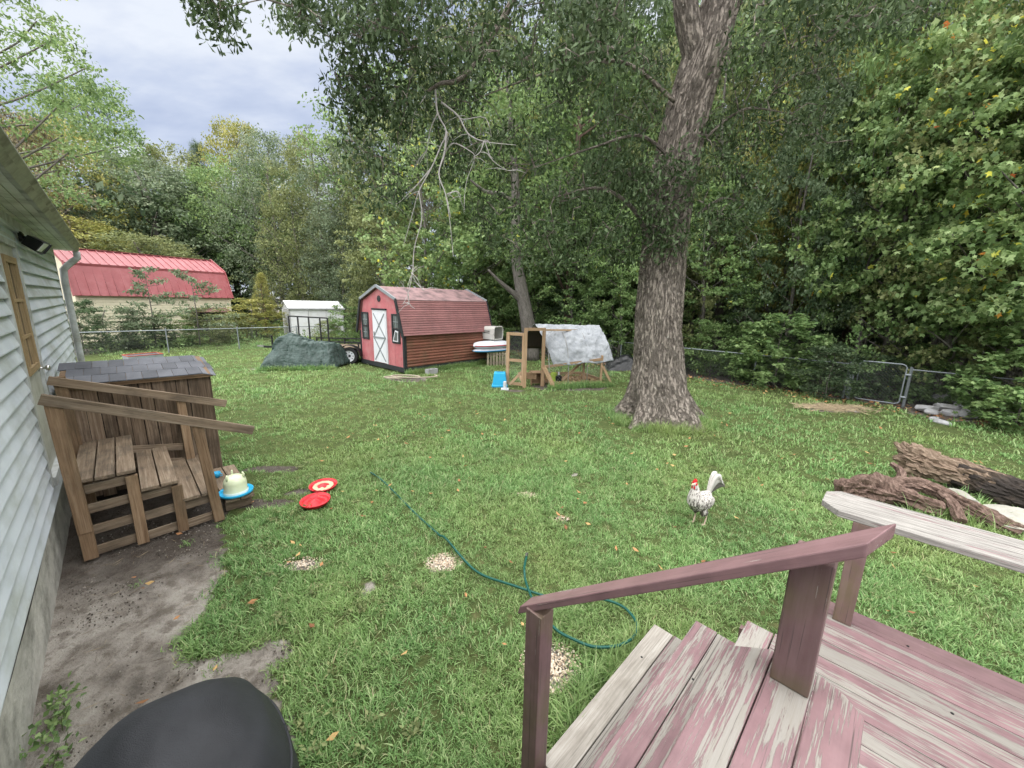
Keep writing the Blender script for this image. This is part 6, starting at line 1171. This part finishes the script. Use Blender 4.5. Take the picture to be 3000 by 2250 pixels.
DB = [[(1275, 250), (1283, 330), (1310, 385), (1290, 430), (1262, 490), (1226, 560), (1208, 620), (1180, 720)], [(1290, 300), (1340, 340), (1372, 392), (1420, 415), (1510, 425)], [(1310, 385), (1302, 450), (1285, 510), (1308, 570), (1320, 650), (1325, 720)], [(1262, 490), (1228, 535), (1190, 572), (1160, 597), (1138, 590)], [(1250, 280), (1214, 335), (1202, 405), (1183, 432)],
      [(1226, 560), (1238, 640), (1216, 725), (1206, 800), (1195, 862), (1178, 892)], [(1283, 330), (1260, 380), (1252, 440), (1228, 480)], [(1340, 340), (1362, 350), (1420, 345), (1440, 400)], [(1420, 415), (1405, 445), (1390, 460)], [(1302, 450), (1330, 420), (1370, 440), (1388, 462), (1368, 520), (1362, 570)], [(1308, 570), (1340, 560), (1352, 575)], [(1420, 410), (1445, 470), (1490, 500)], [(1206, 800), (1222, 830), (1240, 850)], [(1195, 862), (1202, 890), (1215, 905)], [(1100, 380), (1060, 430), (1085, 462)]]
for k, q in enumerate(DB):
    Yd = 7.0+.12*math.sin(k*2.1); pts = [AY(px+random.uniform(-3, 3), py, Yd+.1*math.sin(i+k)) for i, (px, py) in enumerate(q)]; mb = MB(); r0 = .017 if k in (0, 1, 2) else .011; mb.tube(spline(pts, 4), list(np.linspace(r0, .004, 4*(len(pts)-1)+1)), 6); mb.build('dead_branch', dead_m, oak, smooth=True)
    for _ in range(4):
        i = random.randrange(len(pts)); d_ = np.array([random.gauss(0, 1), random.gauss(0, .6), random.gauss(-.4, .7)]); e_ = pts[i]+unit(d_)*random.uniform(.15, .4); mb = MB(); mb.tube([pts[i], (pts[i]+e_)/2+(0, 0, .03), e_], [.006, .005, .002], 4); mb.build('dead_twig', dead_m, oak)
mb = MB(); mb.tube(spline([(1.3, 7.7, 8.2), (.4, 7.3, 7.8), AY(1380, 200, 7.1), AY(1290, 245, 7.0), AY(1250, 270, 7.0)], 5), list(np.linspace(.06, .02, 21)), 8); mb.build('limb', oakb, oak, smooth=True)
# ================================================================== litter on the ground
def quadmesh(name, L_, W_, bend, mat, rn):
    me = bpy.data.meshes.new(name); me.from_pydata([(-L_/2, 0, .004), (0, -W_/2, 0), (L_/2, 0, bend), (0, W_/2, bend*.4)], [], [(0, 1, 2), (0, 2, 3)]); a = me.attributes.new('rnd', 'FLOAT', 'POINT'); a.data.foreach_set('value', [rn]*4); me.materials.append(mat); return me
lit_m = leafmat('dry_leaf', [(0, (.20, .10, .05)), (.4, (.34, .17, .08)), (.7, (.46, .24, .11)), (1, (.52, .38, .16))], trans=.1, rough=.8, pv=.1)
def spread(name, lab, cat, pts, s0, s1, meshes, dz=0.0, tilt=.3):
    pts = np.asarray(pts); k = len(pts); z = gz(pts[:, 0], pts[:, 1])+dz
    tag(scatter(name, np.stack([pts[:, 0], pts[:, 1], z], -1), RNG.uniform(s0, s1, k), np.stack([RNG.normal(0, tilt, k), RNG.normal(0, tilt, k), RNG.uniform(0, 6.28, k)], -1), meshes), lab, cat)
lm = [quadmesh('dry_leaf', .10, .05, .02, lit_m, q) for q in (.1, .45, .7, .9)]
P1 = np.stack([RNG.uniform(-3.5, 8, 240), RNG.uniform(1.2, 9.5, 240)], -1); st1_ = (P1[:, 0]+P1[:, 1])/R2; P1 = P1[(st1_ > -.5)]
spread('fallen_leaves', 'scattered dry fallen leaves on lawn and soil', 'leaves', P1, .4, .95, lm, .05)
tw_m = leafmat('dry_stalk', [(0, (.10, .075, .055)), (.5, (.22, .17, .12)), (1, (.42, .34, .22))], trans=.05, rough=.9, pv=.1)
tm_ = [quadmesh('stalk', .22, .006, .01, tw_m, q) for q in (.1, .5, .9)]
q1 = np.stack([RNG.uniform(-.5, .5, 260), RNG.uniform(1.2, 5.2, 260)], -1); P2 = np.stack([(q1[:, 0]-q1[:, 1])/R2, (q1[:, 0]+q1[:, 1])/R2], -1); P2 = P2[bare(P2[:, 0], P2[:, 1]) > .5]
spread('dry_twigs', 'thin dry twigs and roots strewn over the bare soil', 'twigs', P2, .2, .6, tm_, .004, .06)
gm_ = [quadmesh('seed', .016, .012, .004, leafmat('seed_grain', [(0, (.30, .22, .15)), (.5, (.52, .42, .31)), (1, (.66, .58, .47))], trans=.0, rough=.9, pv=.1), q) for q in (.1, .5, .95)]
P3 = []
for (x, y, rx, ry, k) in ((-.63, 3.38, .19, .14, 700), (.31, 2.3, .22, .21, 900), (.23, 4.8, .15, .08, 220), (.6, 4.22, .12, .07, 150), (-1.97, 3.33, .24, .1, 260)):
    a = RNG.uniform(0, 6.28, k); r_ = RNG.uniform(0, 1, k)**.7; P3 += list(np.stack([x+rx*r_*np.cos(a), y+ry*r_*np.sin(a)], -1))
spread('spilled_grain', 'pale spilled grain and grit in small bare patches of lawn', 'grain', P3, .7, 1.5, gm_, .006, .2)
P4 = np.stack([RNG.normal(8.1, .42, 700), RNG.normal(9.62, .17, 700)], -1)
hy = [quadmesh('straw', .3, .012, .03, tw_m, q) for q in (.7, .9, 1.0)]
spread('straw_heap', 'dry straw clippings raked on the lawn near the gate', 'straw', P4, .5, 1.1, hy, .05, .25)
q4 = np.stack([RNG.uniform(13.2, 14.7, 1500), RNG.uniform(-6, 16, 1500)], -1); P5 = np.stack([(q4[:, 0]-q4[:, 1])/R2, (q4[:, 0]+q4[:, 1])/R2], -1)
spread('leaf_litter', 'brown leaf litter along the foot of the woods fence', 'leaf litter', P5, .5, 1.2, lm, .02)
clod_m = leafmat('soil_clod', [(0, (.06, .05, .042)), (.5, (.15, .13, .11)), (1, (.30, .27, .235))], trans=0, rough=.95, pv=.1)
def clod(seed, rn):
    r = np.random.default_rng(seed); vs = r.normal(size=(8, 3)); vs /= np.linalg.norm(vs, axis=1, keepdims=True); vs = np.array([[x, y, z] for z in (-1, 1) for x, y in ((-1, -1), (1, -1), (1, 1), (-1, 1))])*r.uniform(.5, 1, (8, 3))*.012
    me = bpy.data.meshes.new('clod'); me.from_pydata(vs.tolist(), [], [(3, 2, 1, 0), (4, 5, 6, 7), (0, 1, 5, 4), (1, 2, 6, 5), (2, 3, 7, 6), (3, 0, 4, 7)]); a = me.attributes.new('rnd', 'FLOAT', 'POINT'); a.data.foreach_set('value', [rn]*8); me.materials.append(clod_m); return me
q5 = np.stack([RNG.uniform(-.62, .6, 5200), RNG.uniform(.8, 6.0, 5200)], -1); P6 = np.stack([(q5[:, 0]-q5[:, 1])/R2, (q5[:, 0]+q5[:, 1])/R2], -1); P6 = P6[(bare(P6[:, 0], P6[:, 1]) > .4) & (fbm(P6[:, 0]*2.2, P6[:, 1]*2.2, 66) > .42)]
spread('soil_clods', 'crumbs of dark and pale soil over the bare strip', 'soil', P6, .12, .55, [clod(k, q) for k, q in enumerate((.05, .2, .35, .5, .9))], .012, .5)
wdm = [leaves('weed_rosette', clump_points(np.zeros((1, 3))+[0, 0, .03], .07, 16, 600+k, .4), .038, 'oval', LM['olive'], 610+k, droop=-.1, wild=.4) for k in range(3)]
P7 = np.stack([RNG.uniform(-4, 9, 2600), RNG.uniform(1.4, 11, 2600)], -1); P7 = P7[(fbm(P7[:, 0]*.8, P7[:, 1]*.8, 91) > .60) & (bare(P7[:, 0], P7[:, 1]) < .5) & ((P7[:, 0]+P7[:, 1])/R2 > .3)]
P7 = np.array([p_ for p_ in P7 if not any(abs((p_[0]+p_[1])/R2-a) < ha and abs((p_[1]-p_[0])/R2-b_) < hb for a, b_, ha, hb in OBST)])
spread('lawn_weeds', 'broad leaved weeds and clover scattered through the lawn', 'weeds', P7, .45, 1.0, wdm, .02, .1)
# weeds at the foot of the house and on the stairs side
wd = []
for (s_, t_, z, k) in ((-.58, 3.1, .07, 6), (-.55, 2.7, .05, 8), (-.57, 2.35, .06, 8), (-.52, 3.3, .04, 4)):
    for _ in range(k): wd.append(ST(s_+random.gauss(0, .05), t_+random.gauss(0, .14), z*random.uniform(.3, 1.6)))
wo_ = thing('wall_weeds', 'leafy green weeds growing along the house foundation', 'weeds', ST(-.54, 2.8, 0)); link('foliage', leaves('foliage', clump_points(np.array(wd), .09, 16, 401)-V3(wo_.location), .045, 'oval', LM['green'], 402), wo_)
mb = MB(xf)
for _ in range(14): a = (-.56+random.gauss(0, .03), 2.75+random.gauss(0, .3), 0); mb.tube([a, (a[0]+random.gauss(0, .04), a[1]+random.gauss(0, .05), .10)], [.003, .0015], 4)
mb.build('stem', LM['olive'], wo_)
# taller grass at trunk foot, fence feet and shed edges
def tall():
    pts = []
    for _ in range(520): a = random.uniform(0, 6.28); r_ = random.uniform(.78, 1.15); pts.append((3.3+r_*math.cos(a), 8.5+r_*math.sin(a)))
    for _ in range(420): u = random.random(); p_ = (F1*(1-u)+B1*u); pts.append((p_[0]+random.gauss(0, .06), p_[1]-.1+random.gauss(0, .07)))
    for _ in range(500): u = random.random(); p_ = SX(-.12-abs(random.gauss(0, .06)), u*SL, 0); pts.append((p_[0], p_[1]))
    for _ in range(260): u = random.random(); p_ = A0*(1-u)+A1*u; pts.append((p_[0], p_[1]-.08-abs(random.gauss(0, .08))))
    for _ in range(150): pts.append((5.55+random.gauss(0, .3), 4.75+random.gauss(0, .25)))
    for _ in range(45): p_ = ST(random.uniform(1.5, 2.5), 1.02+abs(random.gauss(0, .05))); pts.append((p_[0], p_[1]))
    pts = np.array(pts); k = len(pts)
    g = scatter('tall_grass', np.stack([pts[:, 0], pts[:, 1], gz(pts[:, 0], pts[:, 1])], -1), RNG.uniform(.8, 1.7, k), np.stack([RNG.normal(0, .1, k), RNG.normal(0, .1, k), RNG.uniform(0, 6.28, k)], -1), [tuft(300+i, 14, .16, .05, .008, .35) for i in range(4)]); tag(g, 'unmown tall grass around trunk, run and shed edges', 'grass')
tall()
lawn()
